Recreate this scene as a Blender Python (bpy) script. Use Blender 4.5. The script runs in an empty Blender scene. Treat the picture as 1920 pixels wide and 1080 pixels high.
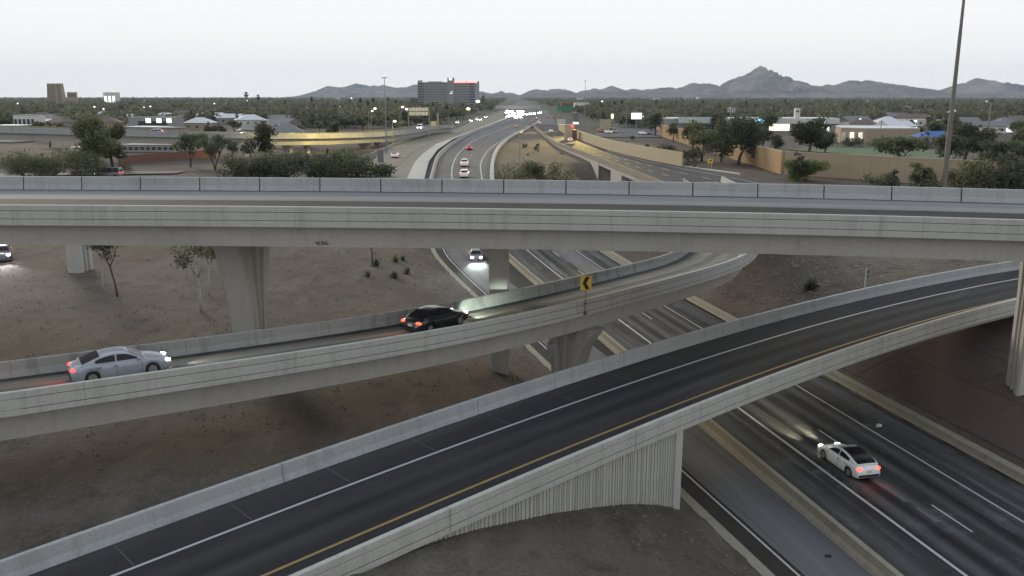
import bpy, bmesh, math, random
import numpy as np
from mathutils import Vector, Matrix

random.seed(7)
np.random.seed(7)
C = bpy.context.scene.collection
SC = bpy.context.scene
R = math.radians

# ------------------------------------------------------------------ camera, sky, light, exposure
CAMZ = 24.0
F = 1620.0
TH = R(12.53)
cam_d = bpy.data.cameras.new('traffic_camera')
cam_d.sensor_width = 36.0
cam_d.lens = 36.0 * F / 1920.0
cam_d.clip_start = 0.1
cam_d.clip_end = 60000.0
cam = bpy.data.objects.new('traffic_camera', cam_d)
cam.location = (0, 0, CAMZ)
cam.rotation_euler = (math.pi / 2 - TH, 0, 0)
C.objects.link(cam)
SC.camera = cam

SUN_AZ = R(-33)       # clockwise from +Y: the sun has gone down to the left of the frame
SUN_EL = R(19.0)
W = bpy.data.worlds.new('World')
SC.world = W
W.use_nodes = True
wn = W.node_tree
for n in list(wn.nodes):
    wn.nodes.remove(n)
sky = wn.nodes.new('ShaderNodeTexSky')
sky.sky_type = 'NISHITA'
sky.sun_disc = False
sky.sun_elevation = SUN_EL
sky.sun_rotation = SUN_AZ
sky.altitude = 340
sky.air_density = 1.0
sky.dust_density = 2.5
sky.ozone_density = 1.0
hs = wn.nodes.new('ShaderNodeHueSaturation')
hs.inputs['Saturation'].default_value = 0.62
gm = wn.nodes.new('ShaderNodeGamma')           # evens out the after-glow
gm.inputs['Gamma'].default_value = 1.0
cap = wn.nodes.new('ShaderNodeMix')        # the sensor clips the bright sky at one level
cap.data_type = 'RGBA'
cap.blend_type = 'DARKEN'
cap.inputs[0].default_value = 1.0
bg = wn.nodes.new('ShaderNodeBackground')
SKY_STR = 0.15
EXPO = 1.98
bg.inputs['Strength'].default_value = SKY_STR
CLIP = 1.02 / 2 ** EXPO
cap.inputs[7].default_value = (CLIP / SKY_STR, CLIP / SKY_STR, CLIP / SKY_STR, 1)
wo = wn.nodes.new('ShaderNodeOutputWorld')
wn.links.new(sky.outputs[0], gm.inputs['Color'])
wn.links.new(gm.outputs[0], hs.inputs['Color'])
wn.links.new(hs.outputs[0], cap.inputs[6])
wn.links.new(cap.outputs[2], bg.inputs['Color'])
wn.links.new(bg.outputs[0], wo.inputs['Surface'])

sun_d = bpy.data.lights.new('sun', 'SUN')
sun_d.energy = 0.5
sun_d.angle = R(14)
sun_d.color = (1.0, 0.86, 0.66)
sun = bpy.data.objects.new('sun', sun_d)
sun_dir = Vector((math.sin(SUN_AZ) * math.cos(SUN_EL), math.cos(SUN_AZ) * math.cos(SUN_EL), math.sin(SUN_EL)))
sun.rotation_euler = sun_dir.to_track_quat('Z', 'Y').to_euler()
sun.location = (-60, 60, 80)
C.objects.link(sun)

vs = SC.view_settings
vs.view_transform = 'Standard'
vs.look = 'None'
vs.exposure = EXPO
vs.gamma = 1.0
vs.use_curve_mapping = False
SC.render.engine = 'CYCLES'
SC.cycles.max_bounces = 6
SC.cycles.diffuse_bounces = 3
SC.cycles.glossy_bounces = 2
SC.cycles.transmission_bounces = 2
SC.cycles.volume_bounces = 0
SC.cycles.sample_clamp_indirect = 4.0
SC.cycles.use_denoising = True

# ------------------------------------------------------------------ geometry of the view: pixel of the photo -> place in the world
ST, CT = math.sin(TH), math.cos(TH)
def ray(px, py):
    u = (px - 960.0) / F
    v = (py - 540.0) / F
    return np.array((u, CT - v * ST, -ST - v * CT))
def pz(px, py, z):
    d = ray(px, py)
    t = (z - CAMZ) / d[2]
    return np.array((0, 0, CAMZ)) + d * t
def pY(px, py, Y):
    d = ray(px, py)
    return np.array((0, 0, CAMZ)) + d * (Y / d[1])

def sm(a, b, x):
    t = np.clip((np.asarray(x, float) - a) / (b - a), 0, 1)
    return t * t * (3 - 2 * t)
def zroad(Y):
    return 7.0 * sm(112, 212, Y)
XL_Y, XL_X = [0, 39, 128, 199, 300], [24.4, 13.3, -11.5, -25.5, -26]
XR_Y, XR_X = [0, 50, 72, 103, 128, 199, 300], [44.5, 32.8, 27.7, 23.6, 18.2, -2.0, -2.0]
def base_ground(X, Y):
    X = np.asarray(X, float)
    Y = np.asarray(Y, float)
    xl = np.interp(Y, XL_Y, XL_X)
    xr = np.interp(Y, XR_Y, XR_X)
    zr = zroad(Y)
    pl = 5.4 + 1.5 * sm(70, 200, Y) + 0.6 * np.exp(-((X + 4) ** 2 + (Y - 33) ** 2) / 70.0)
    pr = 6.6 + 0.3 * sm(70, 200, Y)
    dl = np.maximum(xl - X, 0)
    dr = np.maximum(X - xr, 0)
    z = zr - 0.25 + (dl + dr <= 0) * 0.0
    z = np.where(dl > 0, zr + (pl - zr) * (1 - np.exp(-dl / 8.5)), z)
    z = np.where(dr > 0, zr + (pr - zr) * (1 - np.exp(-dr / 9.0)), z)
    dip = 4.2 * sm(11, 20, X) * (1 - sm(38, 50, X)) * sm(125, 150, Y) * (1 - sm(214, 234, Y))      # the hollow under the right ramp
    z = np.where(dr > 3, z - dip, z)
    return np.where((dl > 0) | (dr > 0), z - 0.05, z)
CLAMPS = []     # (polyline xyz, half width): ground is kept below these
def ground(X, Y):
    X = np.asarray(X, float)
    Y = np.asarray(Y, float)
    z = base_ground(X, Y)
    for pts, hw, dz in CLAMPS:
        d2 = np.full(X.shape, 1e18)
        zz = np.zeros(X.shape)
        for p in pts:
            q = (X - p[0]) ** 2 + (Y - p[1]) ** 2
            m = q < d2
            d2 = np.where(m, q, d2)
            zz = np.where(m, p[2], zz)
        z = np.where(d2 < hw * hw, np.minimum(z, zz - dz), z)
    return z
def gz(x, y):
    return float(ground(np.array([x]), np.array([y]))[0])
def pg(px, py):
    """where the line of sight of a pixel of the photo meets the ground"""
    d = ray(px, py)
    o = np.array((0, 0, CAMZ))
    t0 = 20.0
    t = np.concatenate([np.arange(20, 400, 0.5), np.arange(400, 6000, 10)])
    P = o[None] + d[None] * t[:, None]
    g = base_ground(P[:, 0], P[:, 1])
    below = np.nonzero(P[:, 2] <= g)[0]
    i = below[0] if len(below) else len(t) - 1
    return P[i]

# ------------------------------------------------------------------ materials
MATS = {}
def nodes_of(m):
    m.use_nodes = True
    nt = m.node_tree
    return nt, nt.nodes['Principled BSDF']
def noise_node(nt, vec, scale, detail=4, rough=0.55):
    n = nt.nodes.new('ShaderNodeTexNoise')
    n.inputs['Scale'].default_value = scale
    n.inputs['Detail'].default_value = detail
    n.inputs['Roughness'].default_value = rough
    if vec is not None:
        nt.links.new(vec, n.inputs['Vector'])
    return n.outputs['Fac']
def mapr(nt, val, a, b, c, d):
    n = nt.nodes.new('ShaderNodeMapRange')
    nt.links.new(val, n.inputs[0])
    for i, x in enumerate((a, b, c, d)):
        n.inputs[i + 1].default_value = x
    return n.outputs[0]
def mul(nt, a, b):
    n = nt.nodes.new('ShaderNodeMath')
    n.operation = 'MULTIPLY'
    for i, x in enumerate((a, b)):
        if isinstance(x, (int, float)):
            n.inputs[i].default_value = x
        else:
            nt.links.new(x, n.inputs[i])
    return n.outputs[0]
def mixc(nt, f, a, b):
    n = nt.nodes.new('ShaderNodeMix')
    n.data_type = 'RGBA'
    if isinstance(f, (int, float)):
        n.inputs[0].default_value = f
    else:
        nt.links.new(f, n.inputs[0])
    for i, x in ((6, a), (7, b)):
        if isinstance(x, tuple):
            n.inputs[i].default_value = (*x[:3], 1)
        else:
            nt.links.new(x, n.inputs[i])
    return n.outputs[2]
def scaled(nt, col, fac):
    n = nt.nodes.new('ShaderNodeVectorMath')
    n.operation = 'SCALE'
    if isinstance(col, tuple):
        n.inputs[0].default_value = col[:3]
    else:
        nt.links.new(col, n.inputs[0])
    if isinstance(fac, (int, float)):
        n.inputs[3].default_value = fac
    else:
        nt.links.new(fac, n.inputs[3])
    return n.outputs[0]
def position(nt, scale=(1, 1, 1)):
    g = nt.nodes.new('ShaderNodeNewGeometry')
    m = nt.nodes.new('ShaderNodeMapping')
    m.inputs['Scale'].default_value = scale
    nt.links.new(g.outputs['Position'], m.inputs['Vector'])
    return m.outputs[0]
def bump(nt, bs, val, dist, strength=0.5):
    b = nt.nodes.new('ShaderNodeBump')
    b.inputs['Strength'].default_value = strength
    b.inputs['Distance'].default_value = dist
    nt.links.new(val, b.inputs['Height'])
    nt.links.new(b.outputs[0], bs.inputs['Normal'])

def mat_concrete(name, col, stain=0.45, streak=0.35, dark=(0.05, 0.047, 0.045), rough=0.9):
    m = bpy.data.materials.new(name)
    nt, bs = nodes_of(m)
    st = noise_node(nt, position(nt, (1.6, 1.6, 0.10)), 1.0, 5, 0.65)      # run-off streaks
    pa = noise_node(nt, position(nt, (0.12, 0.12, 0.3)), 1.0, 5, 0.6)     # patches of age
    fi = noise_node(nt, position(nt), 9.0, 3, 0.7)
    c = mixc(nt, mapr(nt, st, 0.5, 0.78, 0.0, streak), col, dark)
    c = mixc(nt, mapr(nt, pa, 0.52, 0.8, 0.0, stain), c, tuple(x * 0.45 for x in col))
    c = scaled(nt, c, mapr(nt, fi, 0.25, 0.75, 0.86, 1.12))
    nt.links.new(c, bs.inputs['Base Color'])
    bs.inputs['Roughness'].default_value = rough
    bs.inputs['Specular IOR Level'].default_value = 0.15
    bump(nt, bs, fi, 0.01, 0.4)
    return m
def mat_road(name, col, along=(0.0, 1.0), stain=0.6, streak=0.5, dark=None, light=None, bands=()):
    """worn carriageway: tyre bands and stains drawn out along the driving direction"""
    m = bpy.data.materials.new(name)
    nt, bs = nodes_of(m)
    a = math.atan2(along[1], along[0])
    g = nt.nodes.new('ShaderNodeNewGeometry')
    mp = nt.nodes.new('ShaderNodeMapping')
    mp.vector_type = 'TEXTURE'
    mp.inputs['Rotation'].default_value = (0, 0, a)
    mp.inputs['Scale'].default_value = (28.0, 1.1, 3.0)
    nt.links.new(g.outputs['Position'], mp.inputs['Vector'])
    st = noise_node(nt, mp.outputs[0], 1.0, 6, 0.68)
    pa = noise_node(nt, position(nt, (0.22, 0.22, 0.22)), 1.0, 6, 0.7)
    fi = noise_node(nt, position(nt), 14.0, 2, 0.8)
    dk = dark or tuple(x * 0.42 for x in col)
    lt = light or tuple(min(1, x * 1.55) for x in col)
    c = mixc(nt, mapr(nt, st, 0.5, 0.68, 0.0, streak), col, dk)
    c = mixc(nt, mapr(nt, st, 0.46, 0.3, 0.0, streak), c, lt)
    pb = noise_node(nt, position(nt, (0.16, 0.16, 0.16)), 1.7, 6, 0.75)
    c = mixc(nt, mapr(nt, pb, 0.56, 0.7, 0.0, stain * 0.6), c, lt)
    c = mixc(nt, mapr(nt, pa, 0.52, 0.70, 0.0, stain), c, dk)
    if bands:                                        # polished wheel paths, oil drips and dusty edges, by place across the lane
        at = nt.nodes.new('ShaderNodeAttribute')
        at.attribute_name = 'across'
        wob = mapr(nt, noise_node(nt, mp.outputs[0], 0.7, 4, 0.6), 0.3, 0.7, 0.35, 1.5)
        for cen_, wid, gain in bands:
            ds = nt.nodes.new('ShaderNodeMath')
            ds.operation = 'SUBTRACT'
            nt.links.new(at.outputs['Fac'], ds.inputs[0])
            ds.inputs[1].default_value = cen_
            ab = nt.nodes.new('ShaderNodeMath')
            ab.operation = 'ABSOLUTE'
            nt.links.new(ds.outputs[0], ab.inputs[0])
            n_ = nt.nodes.new('ShaderNodeMapRange')
            n_.interpolation_type = 'SMOOTHSTEP'
            nt.links.new(ab.outputs[0], n_.inputs[0])
            for i_, v_ in enumerate((0.0, wid, 1.0, 0.0)):
                n_.inputs[i_ + 1].default_value = v_
            c = mixc(nt, mul(nt, mul(nt, n_.outputs[0], wob), abs(gain)), c, lt if gain > 0 else dk)
    c = scaled(nt, c, mapr(nt, fi, 0.25, 0.75, 0.85, 1.15))
    nt.links.new(c, bs.inputs['Base Color'])
    bs.inputs['Roughness'].default_value = 0.82
    bs.inputs['Specular IOR Level'].default_value = 0.12
    bump(nt, bs, fi, 0.006, 0.4)
    return m
def mat_plain(name, col, rough=0.6, metal=0.0, spec=0.4, vary=0.12, scale=3.0):
    m = bpy.data.materials.new(name)
    nt, bs = nodes_of(m)
    f = noise_node(nt, position(nt), scale, 4, 0.65)
    c = scaled(nt, tuple(col), mapr(nt, f, 0.25, 0.75, 1 - vary, 1 + vary))
    nt.links.new(c, bs.inputs['Base Color'])
    bs.inputs['Roughness'].default_value = rough
    bs.inputs['Metallic'].default_value = metal
    bs.inputs['Specular IOR Level'].default_value = spec
    return m
def mat_paint(name, col, rough=0.32, coat=0.5):
    m = bpy.data.materials.new(name)
    nt, bs = nodes_of(m)
    f = noise_node(nt, position(nt), 2.2, 3, 0.6)
    nt.links.new(scaled(nt, tuple(col), mapr(nt, f, 0.3, 0.7, 0.9, 1.05)), bs.inputs['Base Color'])
    bs.inputs['Roughness'].default_value = rough
    bs.inputs['Coat Weight'].default_value = coat
    bs.inputs['Coat Roughness'].default_value = 0.15
    return m
def mat_emit(name, col, strength, base=(0.8, 0.8, 0.8)):
    strength = strength / 2 ** EXPO
    m = bpy.data.materials.new(name)
    nt, bs = nodes_of(m)
    bs.inputs['Base Color'].default_value = (*base, 1)
    bs.inputs['Emission Color'].default_value = (*col, 1)
    bs.inputs['Emission Strength'].default_value = strength
    return m
def mat_soil(name):
    m = bpy.data.materials.new(name)
    nt, bs = nodes_of(m)
    big = noise_node(nt, position(nt, (0.05, 0.05, 0.05)), 1.0, 5, 0.6)
    mid = noise_node(nt, position(nt, (0.45, 0.45, 0.45)), 1.0, 6, 0.7)
    fine = noise_node(nt, position(nt), 5.0, 4, 0.8)
    g2 = noise_node(nt, position(nt), 16.0, 2, 0.8)
    c = mixc(nt, mapr(nt, big, 0.42, 0.62, 0, 1), (0.078, 0.063, 0.051), (0.106, 0.091, 0.077))
    red = noise_node(nt, position(nt, (0.085, 0.085, 0.085)), 1.0, 4, 0.65)
    c = mixc(nt, mapr(nt, red, 0.5, 0.68, 0, 0.45), c, (0.105, 0.074, 0.056))
    ero = noise_node(nt, position(nt, (0.5, 0.16, 0.5)), 1.0, 6, 0.72)
    c = mixc(nt, mapr(nt, ero, 0.5, 0.7, 0, 0.55), c, (0.14, 0.126, 0.11))
    c = mixc(nt, mapr(nt, mid, 0.52, 0.74, 0, 0.85), c, (0.036, 0.031, 0.027))
    c = scaled(nt, c, mapr(nt, fine, 0.3, 0.7, 0.72, 1.25))
    c = scaled(nt, c, mapr(nt, g2, 0.3, 0.7, 0.78, 1.22))
    # beyond the roads the ground is the floor of a leafy town
    g = nt.nodes.new('ShaderNodeNewGeometry')
    sp = nt.nodes.new('ShaderNodeSeparateXYZ')
    nt.links.new(g.outputs['Position'], sp.inputs[0])
    town = mapr(nt, sp.outputs['Y'], 420, 800, 0, 1)
    c = mixc(nt, town, c, (0.062, 0.066, 0.048))
    nt.links.new(c, bs.inputs['Base Color'])
    bs.inputs['Roughness'].default_value = 0.95
    bs.inputs['Specular IOR Level'].default_value = 0.15
    bump(nt, bs, fine, 0.08, 0.7)
    return m
def mat_leaf(name, col, col2, rough=0.7):
    m = bpy.data.materials.new(name)
    nt, bs = nodes_of(m)
    oi = nt.nodes.new('ShaderNodeObjectInfo')
    f = noise_node(nt, position(nt), 0.7, 3, 0.6)
    c = mixc(nt, mapr(nt, f, 0.36, 0.64, 0, 1), col, col2)
    c = scaled(nt, c, mapr(nt, oi.outputs['Random'], 0, 1, 0.7, 1.3))
    lg = noise_node(nt, position(nt, (.03, .03, .03)), 1.0, 4, 0.6)
    c = scaled(nt, c, mapr(nt, lg, .35, .65, 0.72, 1.3))
    nt.links.new(c, bs.inputs['Base Color'])
    bs.inputs['Roughness'].default_value = rough
    bs.inputs['Specular IOR Level'].default_value = 0.2
    tr = nt.nodes.new('ShaderNodeBsdfTranslucent')      # light comes through the leaves
    nt.links.new(scaled(nt, c, 1.25), tr.inputs['Color'])
    mx = nt.nodes.new('ShaderNodeMixShader')
    mx.inputs[0].default_value = 0.42
    nt.links.new(bs.outputs[0], mx.inputs[1])
    nt.links.new(tr.outputs[0], mx.inputs[2])
    nt.links.new(mx.outputs[0], nt.nodes['Material Output'].inputs['Surface'])
    return m
M = {}
M['conc'] = mat_concrete('bridge_concrete', (0.40, 0.388, 0.362), 0.25, 0.2)
M['conc_top'] = mat_concrete('parapet_concrete', (0.385, 0.378, 0.352), 0.3, 0.3)
M['conc_pale'] = mat_concrete('pale_concrete', (0.40, 0.39, 0.36), 0.3, 0.3)
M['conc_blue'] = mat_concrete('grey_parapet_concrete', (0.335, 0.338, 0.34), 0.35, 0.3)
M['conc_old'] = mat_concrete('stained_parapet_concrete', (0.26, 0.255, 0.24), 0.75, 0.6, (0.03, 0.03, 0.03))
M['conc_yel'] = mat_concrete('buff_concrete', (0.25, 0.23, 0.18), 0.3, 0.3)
M['joint'] = mat_plain('dark_joint', (0.03, 0.03, 0.03), 0.95)
M['deckA'] = mat_road('flyover_paving', (0.165, 0.168, 0.172), (1, 0.0), 0.15, 0.3, None, None, ((8.4, 1.0, -.35), (10.2, .9, .3), (12.4, 1.0, .35), (13.4, .5, -.6)))
M['gutter'] = mat_road('gutter_dirt', (0.045, 0.043, 0.042), (1, 0.0), 0.5, 0.6)
M['deckL'] = mat_road('curved_ramp_paving', (0.135, 0.130, 0.112), (0.87, 0.49), 0.45, 0.5, (0.05, 0.048, 0.043), (0.20, 0.195, 0.165), ((2.9, .6, .55), (4.7, .6, .55), (3.8, .6, -.55), (6.2, 1.2, -.25), (7.4, .9, -.8), (1.0, .7, -.5)))
M['deckN'] = mat_road('fresh_asphalt', (0.030, 0.0295, 0.031), (0.71, 0.71), 0.4, 0.5, (0.016, 0.0155, 0.018), (0.062, 0.060, 0.057), ((3.65, .7, .35), (5.4, .7, .35), (4.5, .6, -.6), (9.0, 1.0, .75), (8.0, 1.2, .25), (1.0, .9, .3)))
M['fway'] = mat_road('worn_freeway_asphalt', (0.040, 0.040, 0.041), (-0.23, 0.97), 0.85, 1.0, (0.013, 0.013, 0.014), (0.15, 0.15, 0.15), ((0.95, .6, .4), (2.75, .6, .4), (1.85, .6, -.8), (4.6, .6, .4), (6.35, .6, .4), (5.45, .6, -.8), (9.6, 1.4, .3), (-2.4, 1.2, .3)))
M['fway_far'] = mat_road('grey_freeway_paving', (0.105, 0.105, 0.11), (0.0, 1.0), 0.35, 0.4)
M['lane_pale'] = mat_road('pale_concrete_paving', (0.125, 0.122, 0.125), (-0.25, 0.97), 0.35, 0.45)
M['dirtstrip'] = mat_road('oily_shoulder', (0.036, 0.034, 0.029), (-0.23, 0.97), 0.6, 0.6)
M['buff'] = mat_road('buff_paving', (0.175, 0.165, 0.14), (0.3, 0.95), 0.25, 0.3)
M['rampF'] = mat_road('dark_ramp_asphalt', (0.05, 0.05, 0.056), (-0.2, 0.98), 0.4, 0.6, (0.02, 0.02, 0.023), (0.12, 0.12, 0.125))
M['white'] = mat_road('white_road_paint', (0.42, 0.42, 0.41), (-0.2, 0.97), 0.3, 0.35)
M['whiteN'] = mat_plain('fresh_white_road_paint', (0.34, 0.34, 0.345), 0.6, vary=0.1, scale=6)
M['whiteF'] = mat_plain('faded_white_paint', (0.30, 0.30, 0.29), 0.8, vary=0.35, scale=4)
M['yellow'] = mat_plain('yellow_road_paint', (0.25, 0.16, 0.055), 0.7, vary=0.15, scale=5)
M['seam'] = mat_plain('pale_pavement_seam', (0.085, 0.082, 0.076), 0.9)
M['soil'] = mat_soil('desert_soil')
M['paved_slope'] = mat_concrete('reddish_slope_paving', (0.098, 0.074, 0.064), 0.6, 0.3, (0.03, 0.025, 0.025))
M['slopejoint'] = mat_plain('pale_slope_joint', (0.14, 0.122, 0.112), 0.9, vary=0.4, scale=1.5)
M['tan'] = mat_concrete('tan_block_wall', (0.36, 0.25, 0.14), 0.25, 0.3, (0.16, 0.10, 0.055))
M['tan2'] = mat_concrete('pale_tan_block_wall', (0.345, 0.28, 0.195), 0.25, 0.3, (0.16, 0.11, 0.07))
M['tan3'] = mat_concrete('buff_sound_wall', (0.42, 0.355, 0.25), 0.2, 0.2, (0.25, 0.2, 0.13))
M['grass'] = mat_plain('mown_grass', (0.075, 0.105, 0.055), 0.9, vary=0.3, scale=0.6)
M['steel'] = mat_plain('galvanised_steel', (0.21, 0.21, 0.20), 0.55, 0.3)
M['weather'] = mat_plain('weathered_steel', (0.15, 0.138, 0.122), 0.7, 0.2, vary=0.3)
M['darksteel'] = mat_plain('dark_steel', (0.05, 0.05, 0.052), 0.6)
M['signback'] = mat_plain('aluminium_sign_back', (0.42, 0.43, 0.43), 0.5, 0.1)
M['signbackdark'] = mat_plain('dark_grey_sign_back', (0.14, 0.14, 0.14), 0.6)  # plain dark grey for sign backs, boards and a cabinet door
M['signyellow'] = mat_plain('yellow_sign_sheeting', (0.66, 0.44, 0.04), 0.5, vary=0.06)
M['signblack'] = mat_plain('black_sign_sheeting', (0.015, 0.015, 0.015), 0.5)
M['signgreen'] = mat_plain('green_sign_sheeting', (0.02, 0.20, 0.11), 0.5)
M['bark'] = mat_plain('brown_bark', (0.085, 0.066, 0.05), 0.9, vary=0.4)
M['palebark'] = mat_plain('pale_eucalyptus_bark', (0.40, 0.385, 0.35), 0.85, vary=0.3)
M['leaf_olive'] = mat_leaf('olive_leaves', (0.080, 0.088, 0.046), (0.145, 0.150, 0.082))
M['leaf_dark'] = mat_leaf('dark_green_leaves', (0.056, 0.068, 0.037), (0.105, 0.119, 0.068))
M['leaf_bright'] = mat_leaf('bright_palo_verde_leaves', (0.085, 0.130, 0.022), (0.145, 0.200, 0.045))
M['leaf_grey'] = mat_leaf('greyish_leaves', (0.062, 0.068, 0.045), (0.115, 0.118, 0.080))
M['leaf_town'] = mat_leaf('town_tree_leaves', (0.078, 0.084, 0.054), (0.160, 0.163, 0.112))
M['frond'] = mat_leaf('palm_fronds', (0.035, 0.045, 0.022), (0.06, 0.07, 0.035))
M['mtn'] = None
M['glass'] = mat_plain('dark_car_glass', (0.010, 0.010, 0.013), 0.2, 0, 0.22, vary=0.05)
M['tyre'] = mat_plain('tyre_rubber', (0.018, 0.018, 0.018), 0.85)
M['rim'] = mat_plain('alloy_wheel', (0.30, 0.30, 0.31), 0.4, 0.6)
M['under'] = mat_plain('black_plastic', (0.015, 0.015, 0.016), 0.7)
M['plate'] = mat_plain('number_plate', (0.55, 0.5, 0.4), 0.5)
M['p_silver'] = mat_paint('silver_paint', (0.26, 0.28, 0.32))
M['p_white'] = mat_paint('white_paint', (0.74, 0.74, 0.74))
M['p_black'] = mat_paint('black_paint', (0.013, 0.013, 0.017), 0.25)
M['p_grey'] = mat_paint('grey_paint', (0.12, 0.12, 0.125))
M['p_red'] = mat_paint('red_paint', (0.30, 0.022, 0.02))
M['p_tan'] = mat_paint('champagne_paint', (0.33, 0.29, 0.22))
M['head'] = mat_emit('lit_headlight', (0.95, 0.96, 1.0), 26)
M['headbright'] = mat_emit('glaring_headlight', (0.93, 0.94, 1.0), 120)
M['tail'] = mat_emit('lit_tail_light', (1.0, 0.035, 0.03), 5, (0.4, 0.02, 0.02))
M['tailamber'] = mat_emit('lit_brake_light', (1.0, 0.05, 0.02), 5.5, (0.5, 0.1, 0.02))
M['lampwhite'] = mat_emit('lit_street_lamp', (1.0, 0.96, 0.86), 4)
M['lampwarm'] = mat_emit('lit_sodium_lamp', (1.0, 0.85, 0.5), 4)
M['redneon'] = mat_emit('red_neon', (1.0, 0.13, 0.11), 2.6)
M['cyan'] = mat_emit('lit_blue_shop_sign', (0.16, 0.62, 1.0), 2.2)
M['whitesign'] = mat_emit('lit_white_panel', (1.0, 1.0, 1.0), 1.3)
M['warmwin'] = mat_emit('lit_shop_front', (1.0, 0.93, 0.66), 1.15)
M['h_grey'] = mat_plain('grey_hotel_wall', (0.25, 0.245, 0.235), 0.85, vary=0.1)
M['h_dark'] = mat_plain('dark_window_band', (0.05, 0.052, 0.06), 0.3)
M['h_pale'] = mat_plain('pale_hotel_slab', (0.30, 0.31, 0.34), 0.8)
M['tower'] = mat_plain('brown_office_tower', (0.30, 0.225, 0.15), 0.7)
M['stucco_w'] = mat_plain('white_stucco', (0.55, 0.54, 0.50), 0.85)
M['stucco_t'] = mat_plain('tan_stucco', (0.33, 0.26, 0.19), 0.85)
M['stucco_g'] = mat_plain('grey_stucco', (0.26, 0.26, 0.255), 0.85)
M['roof_g'] = mat_plain('grey_shingle_roof', (0.16, 0.16, 0.165), 0.9, vary=0.2, scale=1.2)
M['roof_b'] = mat_plain('brown_shingle_roof', (0.13, 0.10, 0.085), 0.9, vary=0.2, scale=1.2)
M['roof_w'] = mat_plain('white_coated_roof', (0.52, 0.53, 0.55), 0.7)
M['roof_teal'] = mat_plain('pale_green_metal_fascia', (0.42, 0.50, 0.46), 0.6)
M['brick'] = mat_plain('red_brick_wall', (0.17, 0.085, 0.06), 0.9, vary=0.2)
M['bluecanopy'] = mat_plain('blue_awning', (0.05, 0.12, 0.32), 0.7)
M['win'] = mat_plain('dark_house_window', (0.03, 0.033, 0.04), 0.3)
M['litter'] = mat_plain('pale_litter', (0.5, 0.5, 0.48), 0.8)
M['darklitter'] = mat_plain('dark_litter', (0.03, 0.028, 0.028), 0.8)
M['graf'] = mat_plain('dark_spray_paint', (0.10, 0.097, 0.09), 0.9)

# ------------------------------------------------------------------ mesh helpers
class MB:
    def __init__(self):
        self.v, self.f = [], []
    def add(self, vs, fs):
        n = len(self.v)
        self.v.extend(tuple(float(c) for c in p) for p in vs)
        self.f.extend(tuple(i + n for i in q) for q in fs)
        return self
    def box(self, c, s, rz=0.0, taper=1.0):
        hx, hy, hz = s[0] / 2, s[1] / 2, s[2] / 2
        ca, sa = math.cos(rz), math.sin(rz)
        vs = []
        for z, k in ((-hz, 1.0), (hz, taper)):
            for x, y in ((-hx, -hy), (hx, -hy), (hx, hy), (-hx, hy)):
                x, y = x * k, y * k
                vs.append((c[0] + x * ca - y * sa, c[1] + x * sa + y * ca, c[2] + z))
        return self.add(vs, [(0, 3, 2, 1), (4, 5, 6, 7), (0, 1, 5, 4), (1, 2, 6, 5), (2, 3, 7, 6), (3, 0, 4, 7)])
    def tube(self, pts, rad, n=8, cap=True):
        pts = [Vector(p) for p in pts]
        if not isinstance(rad, (list, tuple)):
            rad = [rad] * len(pts)
        vs, fs = [], []
        for i, p in enumerate(pts):
            t = (pts[min(i + 1, len(pts) - 1)] - pts[max(i - 1, 0)]).normalized()
            u = t.orthogonal().normalized() if i == 0 else (u - t * u.dot(t)).normalized()
            w = t.cross(u)
            for k in range(n):
                a = 2 * math.pi * k / n
                vs.append(p + (u * math.cos(a) + w * math.sin(a)) * rad[i])
        for i in range(len(pts) - 1):
            for k in range(n):
                a, b = i * n + k, i * n + (k + 1) % n
                fs.append((a, b, b + n, a + n))
        if cap:
            fs.append(tuple(range(n))[::-1])
            fs.append(tuple(range((len(pts) - 1) * n, len(pts) * n)))
        return self.add(vs, fs)
    def grid(self, P, flip=False):
        """P[i][j] points"""
        ni, nj = len(P), len(P[0])
        vs = [p for row in P for p in row]
        fs = []
        for i in range(ni - 1):
            for j in range(nj - 1):
                q = (i * nj + j, i * nj + j + 1, (i + 1) * nj + j + 1, (i + 1) * nj + j)
                fs.append(q[::-1] if flip else q)
        return self.add(vs, fs)
    def mesh(self, name, mat=None, smooth=False):
        me = bpy.data.meshes.new(name)
        me.from_pydata(self.v, [], self.f)
        if mat is not None:
            me.materials.append(mat)
        if smooth:
            me.polygons.foreach_set('use_smooth', [True] * len(me.polygons))
        me.update()
        return me
    def build(self, name, mat, parent=None, smooth=False, kind=None, across=None):
        me = self.mesh(name, mat, smooth)
        if across is not None:
            at = me.attributes.new('across', 'FLOAT', 'POINT')
            at.data.foreach_set('value', np.asarray(across, np.float32))
        bm = bmesh.new()
        bm.from_mesh(me)
        bmesh.ops.recalc_face_normals(bm, faces=bm.faces)
        bm.to_mesh(me)
        bm.free()
        return link(me, name, parent, kind)
def link(me, name, parent=None, kind=None, loc=None, rz=0.0, sc=None):
    o = bpy.data.objects.new(name, me)
    C.objects.link(o)
    if parent is not None:
        o.parent = parent
        if loc is None:
            w, q = Vector((0, 0, 0)), parent
            while q is not None:
                w += Vector(q.location)
                q = q.parent
            loc = -w
        o.location = loc
    elif loc is not None:
        o.location = loc
    o.rotation_euler = (0, 0, rz)
    if sc is not None:
        o.scale = sc
    if kind:
        o['kind'] = kind
    return o
def tag(o, label=None, cat=None, group=None, kind=None):
    for k, v in (('label', label), ('category', cat), ('group', group), ('kind', kind)):
        if v:
            o[k] = v
    return o
def thing(name, label, cat, loc, rz=0.0, group=None):
    o = bpy.data.objects.new(name, None)
    C.objects.link(o)
    o.location = tuple(float(c) for c in loc)
    o.rotation_euler = (0, 0, rz)
    o.empty_display_size = 0.3
    return tag(o, label, cat, group)
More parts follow.
